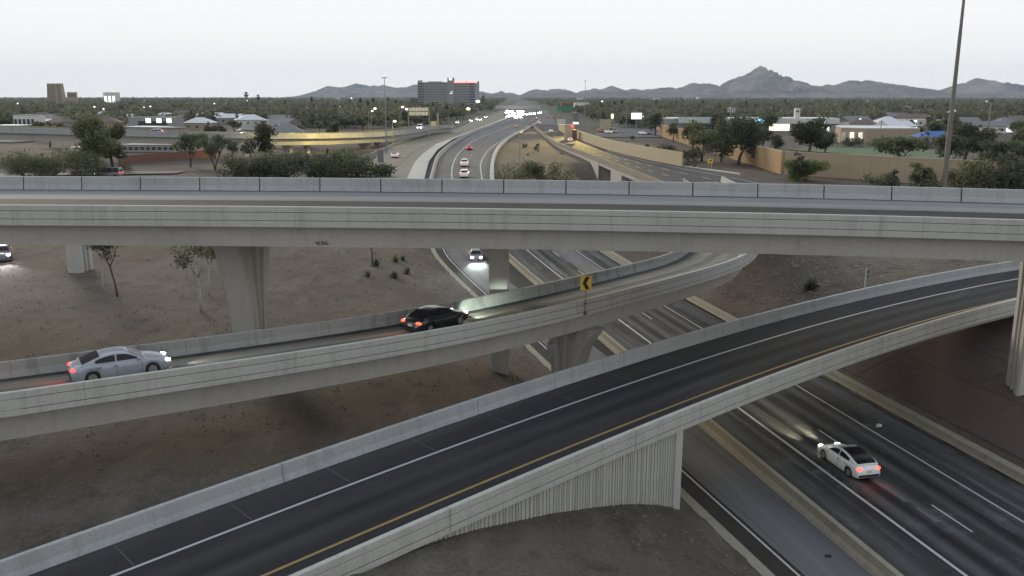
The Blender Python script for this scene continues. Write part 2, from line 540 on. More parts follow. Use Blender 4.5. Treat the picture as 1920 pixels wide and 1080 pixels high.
def copy_tree(o, parent=None):
    c = o.copy()
    C.objects.link(c)
    if parent is not None:
        c.parent = parent
    for ch in o.children:
        copy_tree(ch, c)
    return c

# ------------------------------------------------------------------ curves
def smooth_path(pts, step=1.0, deg=None):
    P = np.array(pts, float)
    s = np.concatenate([[0], np.cumsum(np.linalg.norm(np.diff(P[:, :2], axis=0), axis=1))])
    n = max(2, int(s[-1] / step) + 1)
    q = np.linspace(0, s[-1], n)
    if deg:
        return np.stack([np.polyval(np.polyfit(s, P[:, k], deg), q) for k in range(3)], 1)
    # monotone-ish cubic (finite-difference tangents)
    m = np.gradient(P, s, axis=0)
    i = np.clip(np.searchsorted(s, q) - 1, 0, len(s) - 2)
    h = (s[i + 1] - s[i])[:, None]
    t = ((q - s[i]) / (s[i + 1] - s[i]))[:, None]
    return ((2 * t**3 - 3 * t**2 + 1) * P[i] + (t**3 - 2 * t**2 + t) * h * m[i]
            + (-2 * t**3 + 3 * t**2) * P[i + 1] + (t**3 - t**2) * h * m[i + 1])
class Path:
    def __init__(self, P):
        self.P = np.array(P, float)
        self.s = np.concatenate([[0], np.cumsum(np.linalg.norm(np.diff(self.P[:, :2], axis=0), axis=1))])
        t = np.gradient(self.P[:, :2], axis=0)
        t /= np.linalg.norm(t, axis=1)[:, None]
        self.t = t
        self.n = np.stack([-t[:, 1], t[:, 0]], 1)
        self.L = self.s[-1]
    def at(self, s, o=0.0, dz=0.0, e=0.0):
        p = np.array([np.interp(s, self.s, self.P[:, k]) for k in range(3)])
        n = np.array([np.interp(s, self.s, self.n[:, k]) for k in range(2)])
        return np.array((p[0] + n[0] * o, p[1] + n[1] * o, p[2] + dz + e * o))
    def dirn(self, s):
        t = np.array([np.interp(s, self.s, self.t[:, k]) for k in range(2)])
        return t / np.linalg.norm(t)
    def find(self, x=None, y=None):
        k = 0 if x is not None else 1
        v = x if x is not None else y
        return float(self.s[np.argmin(abs(self.P[:, k] - v))])
def sweep(mb, path, s0, s1, prof, e=0.0, closed=True, step=1.5, caps=True):
    n = max(2, int(math.ceil((s1 - s0) / step)) + 1)
    k = len(prof)
    vs, fs = [], []
    for s in np.linspace(s0, s1, n):
        for o, z in prof:
            vs.append(path.at(s, o, z, e))
    m = k if closed else k - 1
    for i in range(n - 1):
        for j in range(m):
            a, b = i * k + j, i * k + (j + 1) % k
            fs.append((a, b, b + k, a + k))
    if closed and caps:
        fs.append(tuple(range(k)))
        fs.append(tuple(range((n - 1) * k, n * k))[::-1])
    return mb.add(vs, fs)
def ruled(mb, A, B, n=60, m=1, dz=0.0):
    """a sheet between two edge lines (each resampled to n places)"""
    def rs(P):
        P = np.array(P, float)
        s = np.concatenate([[0], np.cumsum(np.linalg.norm(np.diff(P, axis=0), axis=1))])
        q = np.linspace(0, s[-1], n)
        return np.stack([np.interp(q, s, P[:, k]) for k in range(3)], 1)
    a, b = rs(A), rs(B)
    G = [[a[i] * (1 - j / m) + b[i] * (j / m) + np.array((0, 0, dz)) for j in range(m + 1)] for i in range(n)]
    return mb.grid(G)

# ------------------------------------------------------------------ bridges
def near_face(h=0.86, slab=0.30, w=0.24, toe=0.45):
    """cross-section of the parapet nearer to the camera, with two rustication grooves in its outer face"""
    g = 0.03
    return [(0, -(h + slab)), (0, -(h + slab) + 0.05), (0, -0.86 - g), (g, -0.86), (0, -0.86 + g),
            (0, -0.36 - g), (g * 1.3, -0.36), (0, -0.36 + g), (0, -0.03), (0.03, 0), (w, 0), (w + 0.02, -0.03), (w + 0.06, -h * 0.6), (toe, -h - 0.03)]
def far_face(Wd, h=0.86, slab=0.30, w=0.24, toe=0.45):
    return [(Wd - o, z) for o, z in near_face(h, slab, w, toe)]
def parapets(path, s0, s1, prof, joint, gap, name, mat, parent, e, phase=0.0, core=True):
    """a parapet cast in lengths: each length a part, dark filler in the joints"""
    if core:
        cx = sum(p[0] for p in prof) / len(prof)
        cz = sum(p[1] for p in prof) / len(prof)
        inner = [(cx + (o - cx) * 0.86, (z - cz) * 0.93 + cz - 0.01) for o, z in prof]
        sweep(MB(), path, s0 + 0.05, s1 - 0.05, inner, e).build('joint_filler', M['joint'], parent)
    s = s0 - phase
    while s < s1:
        a, b = max(s, s0), min(s + joint - gap, s1)
        if b - a > 0.3:
            sweep(MB(), path, a, b, prof, e).build(name, mat, parent)
        s += joint
def girder_prof(Wd, top, depth, over=1.0, slope=0.35):
    return [(over, top), (over + slope, top - depth), (Wd - over - slope, top - depth), (Wd - over, top)]
def line_on(path, s0, s1, o, w, mat, parent, top, e, name='lane_line', dz=0.006, dash=None):
    if dash:
        s = s0
        while s + dash[0] < s1:
            sweep(MB(), path, s, s + dash[0], [(o - w / 2, top + dz), (o + w / 2, top + dz)], e, closed=False).build(name, mat, parent)
            s += dash[0] + dash[1]
    else:
        sweep(MB(), path, s0, s1, [(o - w / 2, top + dz), (o + w / 2, top + dz)], e, closed=False).build(name, mat, parent)
def cross_seam(path, s, o0, o1, w, mat, parent, top, e, name='pavement_seam', dz=0.005):
    mb = MB()
    k = 6
    P = []
    for ds in (-w / 2, w / 2):
        P.append([path.at(s + ds, o0 + (o1 - o0) * j / k, top + dz, e) for j in range(k + 1)])
    mb.grid(P).build(name, mat, parent)
def pillar(parent, c, n, half_n, half_t, z0, z1, flare, flare_len, mat='conc', name='pillar', grooves=True):
    """flared bridge pillar; n is the direction across the bridge in which its head spreads"""
    n = np.array(n, float) / np.linalg.norm(n)
    t = np.array((-n[1], n[0]))
    mb = MB()
    rows = []
    ch = 0.14
    for z in np.linspace(z0, z1, 26):
        k = max(0.0, (z - (z1 - flare_len)) / flare_len)
        hn = half_n + flare * k ** 1.8
        sec = [(-hn + ch, -half_t), (-hn * 0.45, -half_t)]
        if grooves:
            sec += [(-hn * 0.42, -half_t + 0.2), (-hn * 0.1, -half_t + 0.2), (-hn * 0.07, -half_t), (hn * 0.07, -half_t), (hn * 0.1, -half_t + 0.2), (hn * 0.42, -half_t + 0.2)]
        sec += [(hn * 0.45, -half_t), (hn - ch, -half_t), (hn, -half_t + ch), (hn, half_t - ch), (hn - ch, half_t), (hn * 0.45, half_t)]
        if grooves:
            sec += [(hn * 0.42, half_t - 0.2), (hn * 0.1, half_t - 0.2), (hn * 0.07, half_t), (-hn * 0.07, half_t), (-hn * 0.1, half_t - 0.2), (-hn * 0.42, half_t - 0.2)]
        sec += [(-hn * 0.45, half_t), (-hn + ch, half_t), (-hn, half_t - ch), (-hn, -half_t + ch)]
        rows.append([(c[0] + n[0] * a + t[0] * b, c[1] + n[1] * a + t[1] * b, z) for a, b in sec])
    k = len(rows[0])
    vs = [p for r in rows for p in r]
    fs = []
    for i in range(len(rows) - 1):
        for j in range(k):
            a, b = i * k + j, i * k + (j + 1) % k
            fs.append((a, b, b + k, a + k))
    fs.append(tuple(range(k))[::-1])
    fs.append(tuple(range((len(rows) - 1) * k, len(rows) * k)))
    mb.add(vs, fs)
    return mb.build(name, M[mat], parent)

# --- A: the straight flyover across the picture
WA, EA = 14.0, 0.033
Apx = [(-700, 380.5, 17.52), (-190, 383.5, 17.52), (0, 384.3, 17.52), (333, 386.6, 17.47), (640, 388.5, 17.42), (960, 391.5, 17.33), (1280, 397, 17.22), (1600, 404.5, 17.1), (1920, 412.5, 16.97), (2110, 418, 16.9)]
PA = Path(smooth_path([pz(*p) for p in Apx], 1.0, 3))
flyA = thing('flyover_bridge', 'long pale concrete flyover crossing the whole view from edge to edge on flared pillars', 'bridge', PA.at(PA.L / 2, WA / 2, -3))
HA = 0.95
nearA, farA = near_face(HA), far_face(WA, 1.0)
parapets(PA, 0, PA.L, nearA, 9.14, 0.014, 'parapet_panel', M['conc_top'], flyA, EA, 3.0)
s_ref = PA.find(x=PA.at(0)[0])
# joints of the far parapet, where the photo has them
a0 = [i for i in range(len(PA.s))]
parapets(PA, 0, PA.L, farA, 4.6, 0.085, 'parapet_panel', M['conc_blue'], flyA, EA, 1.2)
dk_ = sweep(MB(), PA, 0, PA.L, [(0.45, -HA - 0.02), (WA - 0.45, -HA - 0.02), (WA - 0.45, -HA - 0.30), (0.45, -HA - 0.30)], EA)
dk_.build('deck', M['deckA'], flyA, across=[(0.45, WA - 0.45, WA - 0.45, 0.45)[i % 4] for i in range(len(dk_.v))])
line_on(PA, 0, PA.L, 6.9, 3.6, M['gutter'], flyA, -HA - 0.02, EA, 'worn_lane')
line_on(PA, 0, PA.L, WA - 0.62, 0.22, M['gutter'], flyA, -HA - 0.02, EA, 'gutter_dirt')
sweep(MB(), PA, 0, PA.L, girder_prof(WA, -HA - 0.303, 1.42, 0.75, 0.3), EA).build('box_girder', M['conc'], flyA)
sA = lambda px: PA.find(x=float(pz(px, np.interp(px, [p[0] for p in Apx], [p[1] for p in Apx]), np.interp(px, [p[0] for p in Apx], [p[2] for p in Apx]))[0]))
for (x, y, hn, ht, fl) in ((-18.7, 59.6, 1.15, 0.88, 3.4), (-0.98, 64.7, 0.85, 0.74, 0.4), (37.1, 59.6, 1.1, 0.86, 0.6)):
    s = PA.find(x=x)
    nn = PA.n[int(np.argmin(abs(PA.s - s)))]
    ztop = PA.at(s, WA * 0.3, -HA - 0.303 - 1.40, EA)[2] + 0.25
    pillar(flyA, (x, y), nn, hn, ht, gz(x, y) - 0.6, ztop, fl, 8.5 if fl > 3 else 5.2)
# spray-paint scrawl on the girder web
p = PA.at(sA(605), 0.75 + 0.3 * 0.92 - 0.03, -HA - 0.303 - 1.30, EA)
g = MB()
rr = random.Random(3)
for k in range(3):
    c0 = Vector((p[0] - 0.26 + 0.24 * k, p[1] - 0.02, p[2] + 0.16))
    pts = [c0 + Vector((rr.uniform(-.17, .17), 0, rr.uniform(-.13, .13))) for a in range(9)]
    g.tube(pts, 0.03, 4)
g.build('graffiti', M['graf'], flyA)

# --- L: the curved ramp with the silver and the black car
EL = -0.06
WL = 7.2
Lpts = [pz(-190, 767, 11.0), pz(0, 737, 10.95), pz(170, 714.5, 10.9), pz(319, 694.5, 10.82), pz(468, 673, 10.74), pz(640, 648, 10.62), pz(873, 610, 10.42), pz(1107, 560, 10.15), pz(1280, 515, 9.95), pz(1395, 482, 9.75), np.array((28.2, 96, 9.7)), np.array((34.5, 119, 9.7)), np.array((37.6, 142, 9.7)), np.array((38.4, 158, 9.7))]
PL = Path(smooth_path(Lpts, 1.0))
for _ in range(3):
    Q = PL.P.copy()
    for i in range(4, len(Q) - 4):
        Q[i] = PL.P[i - 4:i + 5].mean(0)
    PL = Path(Q)
HL = 0.84
rampL = thing('curved_ramp_bridge', 'narrow one lane ramp bridge curving under the flyover, chevron sign on its side', 'bridge', PL.at(40, WL / 2, -3))
parapets(PL, 0, PL.L, near_face(HL), 9.14, 0.014, 'parapet_panel', M['conc_top'], rampL, EL, 2.0)
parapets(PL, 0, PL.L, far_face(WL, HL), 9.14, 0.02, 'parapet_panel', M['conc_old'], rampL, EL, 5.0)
dk_ = sweep(MB(), PL, 0, PL.L, [(0.45, -HL - 0.02), (WL - 0.45, -HL - 0.02), (WL - 0.45, -HL - 0.30), (0.45, -HL - 0.30)], EL)
dk_.build('deck', M['deckL'], rampL, across=[(0.45, WL - 0.45, WL - 0.45, 0.45)[i % 4] for i in range(len(dk_.v))])
line_on(PL, 0, PL.L, WL - 0.85, 0.75, M['gutter'], rampL, -HL - 0.02, EL, 'gutter_dirt')
line_on(PL, 0, PL.L, 0.62, 0.3, M['gutter'], rampL, -HL - 0.02, EL, 'gutter_dirt')
line_on(PL, 0, PL.L, 1.5, 0.14, M['whiteF'], rampL, -HL - 0.02, EL)
line_on(PL, 0, PL.L, WL - 1.9, 0.12, M['yellow'], rampL, -HL - 0.02, EL)
sweep(MB(), PL, 0, PL.L, girder_prof(WL, -HL - 0.303, 1.5, 1.0, 0.45), EL).build('box_girder', M['conc'], rampL)
def pillarL(px, py_mid, o=None):
    pass
sP = PL.find(x=6.9)
pc = PL.at(sP, WL * 0.47)
nn = PL.n[int(np.argmin(abs(PL.s - sP)))]
pillar(rampL, pc[:2], nn, 1.25, 0.75, gz(pc[0], pc[1]) - 0.5, pc[2] - HL - 0.3 - 1.48 - 0.15, 1.5, 3.0)
sP = PL.find(x=-36.0)
if sP > 1:
    pc = PL.at(sP, WL * 0.5)
    pillar(rampL, pc[:2], PL.n[3], 1.2, 0.75, gz(pc[0], pc[1]) - 0.5, pc[2] - HL - 1.9, 1.6, 3.0)

# --- N: the near ramp with fresh asphalt
Npx = [(-150, 1404, 5.9), (100, 1284, 6.0), (300, 1192, 6.1), (430, 1137, 6.2), (560, 1079, 6.3), (800, 974, 6.6), (959, 905, 6.75), (1110, 840, 6.9), (1262, 773.5, 7.05), (1400, 723.5, 7.25), (1513, 683, 7.4), (1684, 624, 7.7), (1800, 588, 7.95), (1903, 561, 8.2), (2040, 533, 8.45), (2200, 506, 8.7)]
PN = Path(smooth_path([pz(*p) for p in Npx], 1.0, 5))
WN = 9.75
HN = 0.86
EN = -0.01
rampN = thing('near_ramp_bridge', 'nearest ramp with fresh dark asphalt, one white and one yellow line, on a ribbed wall', 'bridge', PN.at(PN.L * 0.45, WN / 2, -2))
parapets(PN, 0, PN.L, near_face(HN), 12.2, 0.03, 'parapet_panel', M['conc_top'], rampN, EN, 5.0)
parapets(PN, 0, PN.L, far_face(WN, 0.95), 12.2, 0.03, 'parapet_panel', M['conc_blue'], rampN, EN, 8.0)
dk_ = sweep(MB(), PN, 0, PN.L, [(0.45, -HN - 0.02), (WN - 0.45, -HN - 0.02), (WN - 0.45, -HN - 0.30), (0.45, -HN - 0.30)], EN)
dk_.build('deck', M['deckN'], rampN, across=[(0.45, WN - 0.45, WN - 0.45, 0.45)[i % 4] for i in range(len(dk_.v))])
line_on(PN, 0, PN.L, 6.72, 0.17, M['whiteN'], rampN, -HN - 0.02, EN)
line_on(PN, 0, PN.L, 2.3, 0.17, M['yellow'], rampN, -HN - 0.02, EN)
line_on(PN, 0, PN.L, 0.72, 0.5, M['gutter'], rampN, -HN - 0.02, EN, 'gutter_dirt')
sN = lambda px: PN.find(x=float(pz(px, np.interp(px, [p[0] for p in Npx], [p[1] for p in Npx]), np.interp(px, [p[0] for p in Npx], [p[2] for p in Npx]))[0]))
sW1 = sN(1270)                                   # right end of the ribbed wall: the bridge span starts here
for k in range(9):
    cross_seam(PN, sW1 - 32 + 5.1 * k, 6.95, WN - 0.5, 0.045, M['seam'], rampN, -HN - 0.02, EN)
sweep(MB(), PN, sW1, PN.L, girder_prof(WN, -HN - 0.303, 0.75, 0.9, 0.25), EN).build('box_girder', M['conc'], rampN)
# ribbed retaining wall under the near parapet
wall = MB()
sW0 = 0.0
n = int((sW1 - sW0) / 0.8) + 1
for s in np.linspace(sW0, sW1, n):
    pass
wt = -HN - 0.303
sweep(MB(), PN, sW0, sW1 - 0.25, [(0.28, wt), (0.28, wt - 6.6), (WN - 0.28, wt - 6.6), (WN - 0.28, wt)], EN).build('retaining_wall', M['conc'], rampN)
rr = random.Random(5)
sections = [(sW1 - 38, sW1 - 24.5), (sW1 - 24.4, sW1 - 3.05), (sW1 - 2.95, sW1 - 0.02)]
for a, b in sections:
    ribs = MB()
    s = a
    while s < b - 0.06:
        w = rr.choice((0.10, 0.13, 0.17, 0.21))
        d = rr.choice((0.05, 0.06, 0.07))
        e_ = min(s + w, b)
        vs = []
        for ss in (s, s + 0.02, e_ - 0.02, e_):
            dd = 0.275 if ss in (s, e_) else 0.275 - d
            vs += [PN.at(ss, dd, wt, EN), PN.at(ss, dd, wt - 6.5, EN)]
        ribs.add(vs, [(0, 2, 3, 1), (2, 4, 5, 3), (4, 6, 7, 5), (0, 6, 4, 2)])
        s = e_ + rr.choice((0.04, 0.05, 0.07))
    ribs.build('wall_ribs', M['conc_top'], rampN, kind='stuff')
# squared end pier of the wall
sweep(MB(), PN, sW1 - 0.25, sW1 + 0.35, [(0.12, wt - 0.002), (0.12, wt - 6.6), (WN - 0.12, wt - 6.6), (WN - 0.12, wt - 0.002)], EN).build('abutment', M['conc'], rampN)
CLAMPS.append(([PN.at(s, WN * 0.62, -HN) for s in np.arange(0, sW1, 0.8)], WN * 0.57, 0.6))
CLAMPS.append(([PN.at(s, WN / 2, -HN) for s in np.arange(sW1, PN.L, 2.0)], WN / 2 + 1.0, 1.3))

# --- E: the flyover far to the left that runs down to the freeway
Epx = [(-420, 231, 17.1), (-140, 235, 16.5), (0, 237, 16.1), (150, 241, 15.45), (300, 247, 14.4), (420, 250, 13.9), (520, 251, 13.4), (650, 248.5, 12.6), (740, 244, 12.0), (805, 239, 11.6), (850, 234, 10.9)]
PE = Path(smooth_path([pz(*p) for p in Epx], 2.0, 4))
WE = 9.5
flyE = thing('distant_flyover_bridge', 'far concrete flyover at left descending to the freeway, its parapet lit yellow by a lamp', 'bridge', PE.at(80, WE / 2, -3))
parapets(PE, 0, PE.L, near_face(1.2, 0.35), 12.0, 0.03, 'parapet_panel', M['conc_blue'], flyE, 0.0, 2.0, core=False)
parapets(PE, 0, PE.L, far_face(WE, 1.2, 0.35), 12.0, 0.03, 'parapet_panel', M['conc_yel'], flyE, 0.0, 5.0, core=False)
sweep(MB(), PE, 0, PE.L, [(0.45, -1.22), (WE - 0.45, -1.22), (WE - 0.45, -1.55), (0.45, -1.55)], step=3).build('deck', M['deckL'], flyE)
sweep(MB(), PE, 0, PE.L, girder_prof(WE, -1.553, 1.9, 0.9, 0.45), step=3).build('box_girder', M['conc'], flyE)
for px, w, fl in ((165, 0.9, 0.9), (470, 0.9, 1.2), (553, 1.0, 1.4), (592, 0.7, 0.3), (705, 0.9, 1.4), (730, 0.7, 0.3)):
    i = int(np.argmin([abs(960 + F * p[0] / (p[1] * CT + (CAMZ - p[2]) * ST) - px) for p in PE.P]))
    s = PE.s[i]
    pc = PE.at(s, WE / 2)
    pillar(flyE, pc[:2], PE.n[i], w, w * 0.8, gz(pc[0], pc[1]) - 0.5, pc[2] - 3.75, fl, 3.6, grooves=False)
# a lone pillar seen under the flyover at left
q = pg(152, 509)
pst = thing('bridge_pillar', 'thick grey square pillar on bare soil seen under the flyover at far left', 'pillar', q)
pillar(pst, q[:2], (0.12, 1), 1.25, 0.78, q[2] - 0.5, q[2] + 7.2, 0.5, 3.0)

# ------------------------------------------------------------------ roads on the ground
def road(name, mb, mat, label, cat='road'):
    return tag(mb.build(name, M[mat]), label, cat, None, 'structure')
def onroad(px, py, up=0.0):
    """pixel on the main freeway, whose level rises from the underpass to the open ground"""
    z = 0.0
    for _ in range(30):
        p = pz(px, py, z)
        z = 0.6 * z + 0.4 * float(zroad(p[1]))
    p = pz(px, py, z)
    return np.array((p[0], p[1], float(zroad(p[1])) + up))
def straight(ax, ay, bx, by, y0, y1, n=40):
    a, b = pz(ax, ay, 0), pz(bx, by, 0)
    k = (b[0] - a[0]) / (b[1] - a[1])
    return lambda Y: a[0] + k * (Y - a[1])
fL = straight(1393, 771, 1561, 895, 0, 0)            # solid line left of the two lanes
SLOPE = (fL(100) - fL(60)) / 40.0
NRM = math.sqrt(1 + SLOPE ** 2)
FY = list(np.arange(18, 131, 3.0))
M_left = [onroad(*p) for p in ((849, 345), (847, 330), (856, 293), (866, 281), (880, 269), (905, 256), (937, 244), (964, 232), (980, 222))]
cen = [(fL(y), y) for y in FY] + [(p[0], p[1]) for p in M_left if p[1] > 170]
cen = smooth_path([(x, y, 0) for x, y in cen], 2.0)
for _ in range(6):
    q = cen.copy()
    q[5:-5] = np.mean([cen[5 + k:len(cen) - 5 + k] for k in range(-5, 6)], axis=0)
    cen = q
cen[:, 2] = [float(zroad(y)) for y in cen[:, 1]]
PM = Path(cen)                                        # runs away from the camera; its left normal points left
def strip(o0, o1, dz=0.0, s0=0.0, s1=None, m=2):
    s1 = PM.L if s1 is None else s1
    mb = MB()
    n = int((s1 - s0) / 3) + 2
    return mb.grid([[PM.at(s, -(o0 + (o1 - o0) * j / m), dz) for j in range(m + 1)] for s in np.linspace(s0, s1, n)])
# offsets to the right of the solid line
fw_ = strip(-3.6, 10.9, 0.0)
fway = tag(fw_.build('freeway', M['fway'], across=[-3.6 + 14.5 * (i % 3) / 2 for i in range(len(fw_.v))]), 'worn dark freeway carriageway running away under all the bridges', 'freeway', None, 'structure')
LW = 3.62
def mk(o, w, mat, s0=0.0, s1=None, dash=None):
    s1 = PM.L if s1 is None else s1
    if dash:
        s = s0
        while s < s1:
            strip(o - w / 2, o + w / 2, 0.012, s, s + dash[0], 1).build('lane_line', M[mat], fway)
            s += dash[0] + dash[1]
    else:
        strip(o - w / 2, o + w / 2, 0.012, s0, s1, 1).build('lane_line', M[mat], fway)
mk(0.0, 0.20, 'white')
mk(2 * LW + 0.1, 0.13, 'white')
mk(LW, 0.12, 'white', 2.0, 180, (3.4, 8.8))
sfar = PM.find(y=118)
mk(2 * LW + 3.7, 0.15, 'white', sfar, sfar + 60)
# lighter patched lane and oil tracks
strip(LW + 0.4, 2 * LW - 0.3, 0.006, PM.find(y=100), PM.find(y=190)).build('patched_lane', M['lane_pale'], fway)
sp0 = PM.find(y=46)
patch = MB()
rr = random.Random(8)
for k in range(7):
    a = sp0 + k * 2.3 + rr.uniform(-.4, .4)
    w0 = LW * 0.62 + rr.uniform(-.12, .12)
    patch.grid([[PM.at(a + j * 0.9, -(w0 + i * rr.uniform(0.25, 0.5)), 0.008) for i in range(2)] for j in range(3)])
patch.build('pavement_patch', M['lane_pale'], fway)
# median barrier at its left
def jersey(name, o, h, mat, label, s0, s1, joint=6.1, base=0.30, cat='barrier', th=0.11):
    a = PM.at((s0 + s1) / 2, -o)
    t = thing(name, label, cat, a)
    s = s0
    while s < s1:
        b = min(s + joint - 0.02, s1)
        sweep(MB(), PM, s, b, [(-o + base, 0), (-o + base * 0.8, h * 0.25), (-o + th, h * 0.45), (-o + th * 0.85, h), (-o - th * 0.85, h), (-o - th, h * 0.45), (-o - base * 0.8, h * 0.25), (-o - base, 0)], step=3).build('barrier_panel', M[mat], t)
        s += joint
    return t
jersey('concrete_barrier', -4.25, 0.85, 'conc_yel', 'long buff concrete barrier between the dark freeway lanes and the pale side road', 4, PM.find(y=160), base=0.42, th=0.2)
jersey('concrete_barrier', 11.75, 0.5, 'conc_yel', 'low buff concrete kerb barrier along the reddish paved slope', 4, PM.find(y=148), base=0.55, th=0.4)
# G: side road left of the barrier
def gl(a, b):
    A_, B_ = pz(*a, 0), pz(*b, 0)
    k = (B_[0] - A_[0]) / (B_[1] - A_[1])
    return lambda Y: A_[0] + k * (Y - A_[1])
g_edge = lambda Y: float(np.interp(Y, XL_Y, XL_X))
def gstrip(o0, o1, dz=0.0, Y0=16, Y1=205, m=1):
    return MB().grid([[(g_edge(y) + o0 + (o1 - o0) * j / m, y, float(zroad(y)) + dz) for j in range(m + 1)] for y in np.arange(Y0, Y1, 3.0)])
gy = np.arange(16, 205, 3.0)
side = MB()
P_ = []
for y in gy:
    s = PM.find(y=y)
    r_ = PM.at(s, 3.5)
    l_ = g_edge(y)
    P_.append([(l_ + (r_[0] - l_) * j / 3, y, float(zroad(y)) - 0.02) for j in range(4)])
side.grid(P_)
sider = road('side_road', side, 'dirtstrip', 'oil stained side road left of the freeway barrier', 'road')
gstrip(2.0, 6.6, 0.004).build('pale_lane', M['lane_pale'], sider)
gstrip(1.62, 1.76, 0.012).build('lane_line', M['white'], sider)
kerb = MB()
for y0 in np.arange(16, 205, 3.0):
    y1 = y0 + 3.0
    vs = []
    for y in (y0, y1):
        x, z = g_edge(y), float(zroad(y))
        vs += [(x + 0.35, y, z - 0.05), (x + 0.35, y, z + 0.13), (x - 0.35, y, z + 0.16), (x - 0.35, y, z - 0.3)]
    kerb.add(vs, [(0, 4, 5, 1), (1, 5, 6, 2), (2, 6, 7, 3)])
kb = kerb.build('kerb', M['conc_yel'])
tag(kb, 'worn concrete kerb between bare soil and side road', 'kerb', None, 'structure')

# H: the carriageway at the left beyond the flyover, and the white concrete wedge beside it
Hl = [pz(x, y, 7.55) for x, y in ((612, 322), (687, 297), (730, 278), (792, 256), (827, 248), (885, 226), (925, 213.5), (948, 206))]
Hr = [pz(x, y, 7.35) for x, y in ((758, 345), (765, 330), (778, 303), (795, 286), (818, 270), (866, 252), (930, 228), (968, 213))]
roadH = road('left_carriageway', ruled(MB(), Hl, Hr, 70, 3), 'buff', 'pale buff carriageway left of the freeway with oncoming traffic', 'road')
Gr = [pz(x, y, 7.3) for x, y in ((793, 345), (797, 330), (804, 303), (820, 281), (849, 261), (893, 243), (945, 225), (975, 213))]
Hr2 = [np.array((p[0], p[1], 7.36)) for p in Hr]
wedge = road('concrete_wedge', ruled(MB(), Hr2, Gr, 70, 2), 'conc_pale', 'white concrete strip between two carriageways', 'road')
hm = [0.52 * a + 0.48 * b for a, b in zip(Hl, Hr)]
PH = Path(smooth_path([np.array((p[0], p[1], 7.5)) for p in [a * 0.5 + b * 0.5 for a, b in zip(Hl, Hr)]], 4))
line_on(PH, 5, PH.L, -2.6, 0.2, M['yellow'], roadH, 0.05, 0)
# its retaining wall and parapet along the left
PHl = Path(smooth_path(Hl, 3))
hw = thing('parapet_wall', 'grey concrete parapet wall edging the pale carriageway at left', 'wall', PHl.at(60))
s = 0
while s < PHl.L - 1:
    sweep(MB(), PHl, s, min(s + 8.98, PHl.L), [(0.0, -1.5), (0.0, 0.95), (0.3, 0.95), (0.3, -1.5)], step=3).build('wall_panel', M['conc_old'], hw)
    s += 9.0
# barrier between wedge and freeway
Bm = [pz(x, y, 7.0) for x, y in ((806, 350), (811, 330), (822, 296), (836, 281), (857, 266), (880, 253), (910, 241), (955, 228), (980, 217))]
PB = Path(smooth_path(Bm, 3))
mb_ = thing('median_barrier', 'grey concrete median barrier following the bend left of the receding freeway', 'barrier', PB.at(50))
s = 0
while s < PB.L - 1:
    sweep(MB(), PB, s, min(s + 6.07, PB.L), [(0.5, 0), (0.3, 0.3), (0.24, 1.05), (-0.1, 1.05), (-0.16, 0.3), (-0.34, 0)], step=3).build('barrier_panel', M['conc_blue'], mb_)
    s += 6.1
Br = [pz(x, y, 7.0) for x, y in ((924, 345), (923, 330), (925, 300), (937, 275), (957, 259), (987, 243), (1004, 233), (1012, 225))]
PR = Path(smooth_path(Br, 3))
rb_ = thing('concrete_barrier', 'pale concrete kerb barrier round the bare soil island beside the freeway', 'barrier', PR.at(40))
s = 0
while s < PR.L - 1:
    sweep(MB(), PR, s, min(s + 6.07, PR.L), [(0.55, 0.0), (0.45, 0.6), (-0.35, 0.6), (-0.45, -0.3)], step=3).build('barrier_panel', M['conc_top'], rb_)
    s += 6.1
# freeway surface between the two barriers, and its lines, beyond the flyover
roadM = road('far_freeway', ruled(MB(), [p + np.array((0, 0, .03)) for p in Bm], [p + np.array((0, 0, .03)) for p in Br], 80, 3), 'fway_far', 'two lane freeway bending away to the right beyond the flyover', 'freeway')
def pxline(name, pts, z, w, mat, parent, dz=0.02, dash=None):
    P = Path(smooth_path([pz(x, y, z) for x, y in pts], 2.0))
    if dash:
        s = 0
        while s < P.L:
            sweep(MB(), P, s, min(s + dash[0], P.L), [(-w / 2, dz), (w / 2, dz)], closed=False).build(name, M[mat], parent)
            s += sum(dash)
    else:
        sweep(MB(), P, 0, P.L, [(-w / 2, dz), (w / 2, dz)], closed=False, step=3).build(name, M[mat], parent)
    return P
Mleft = [(849, 345), (847, 330), (856, 293), (866, 281), (880, 269), (905, 256), (937, 244), (968, 231), (990, 222)]
Mright = [(905, 345), (903, 330), (901, 310), (910, 289), (921, 277), (937, 266), (962, 251), (992, 235), (1003, 227)]
PML = pxline('lane_line', Mleft, 7.03, 0.28, 'white', roadM)
PMR = pxline('lane_line', Mright, 7.03, 0.28, 'white', roadM)
pxline('lane_line', [((a[0] + b[0]) / 2, (a[1] + b[1]) / 2) for a, b in zip(Mleft, Mright)], 7.03, 0.2, 'white', roadM, 0.02, (3, 9))
# everything farther: one broad carriageway to the vanishing point
FL = [pz(x, y, 7.05) for x, y in ((885, 226), (925, 213), (952, 203), (962, 196), (968, 190))]
FR = [pz(x, y, 7.05) for x, y in ((1048, 240), (1036, 220), (1028, 208), (1003, 197), (990, 190))]
roadX = road('distant_freeway', ruled(MB(), FL, FR, 60, 3), 'fway_far', 'distant broad freeway full of headlights below the mountains', 'freeway')

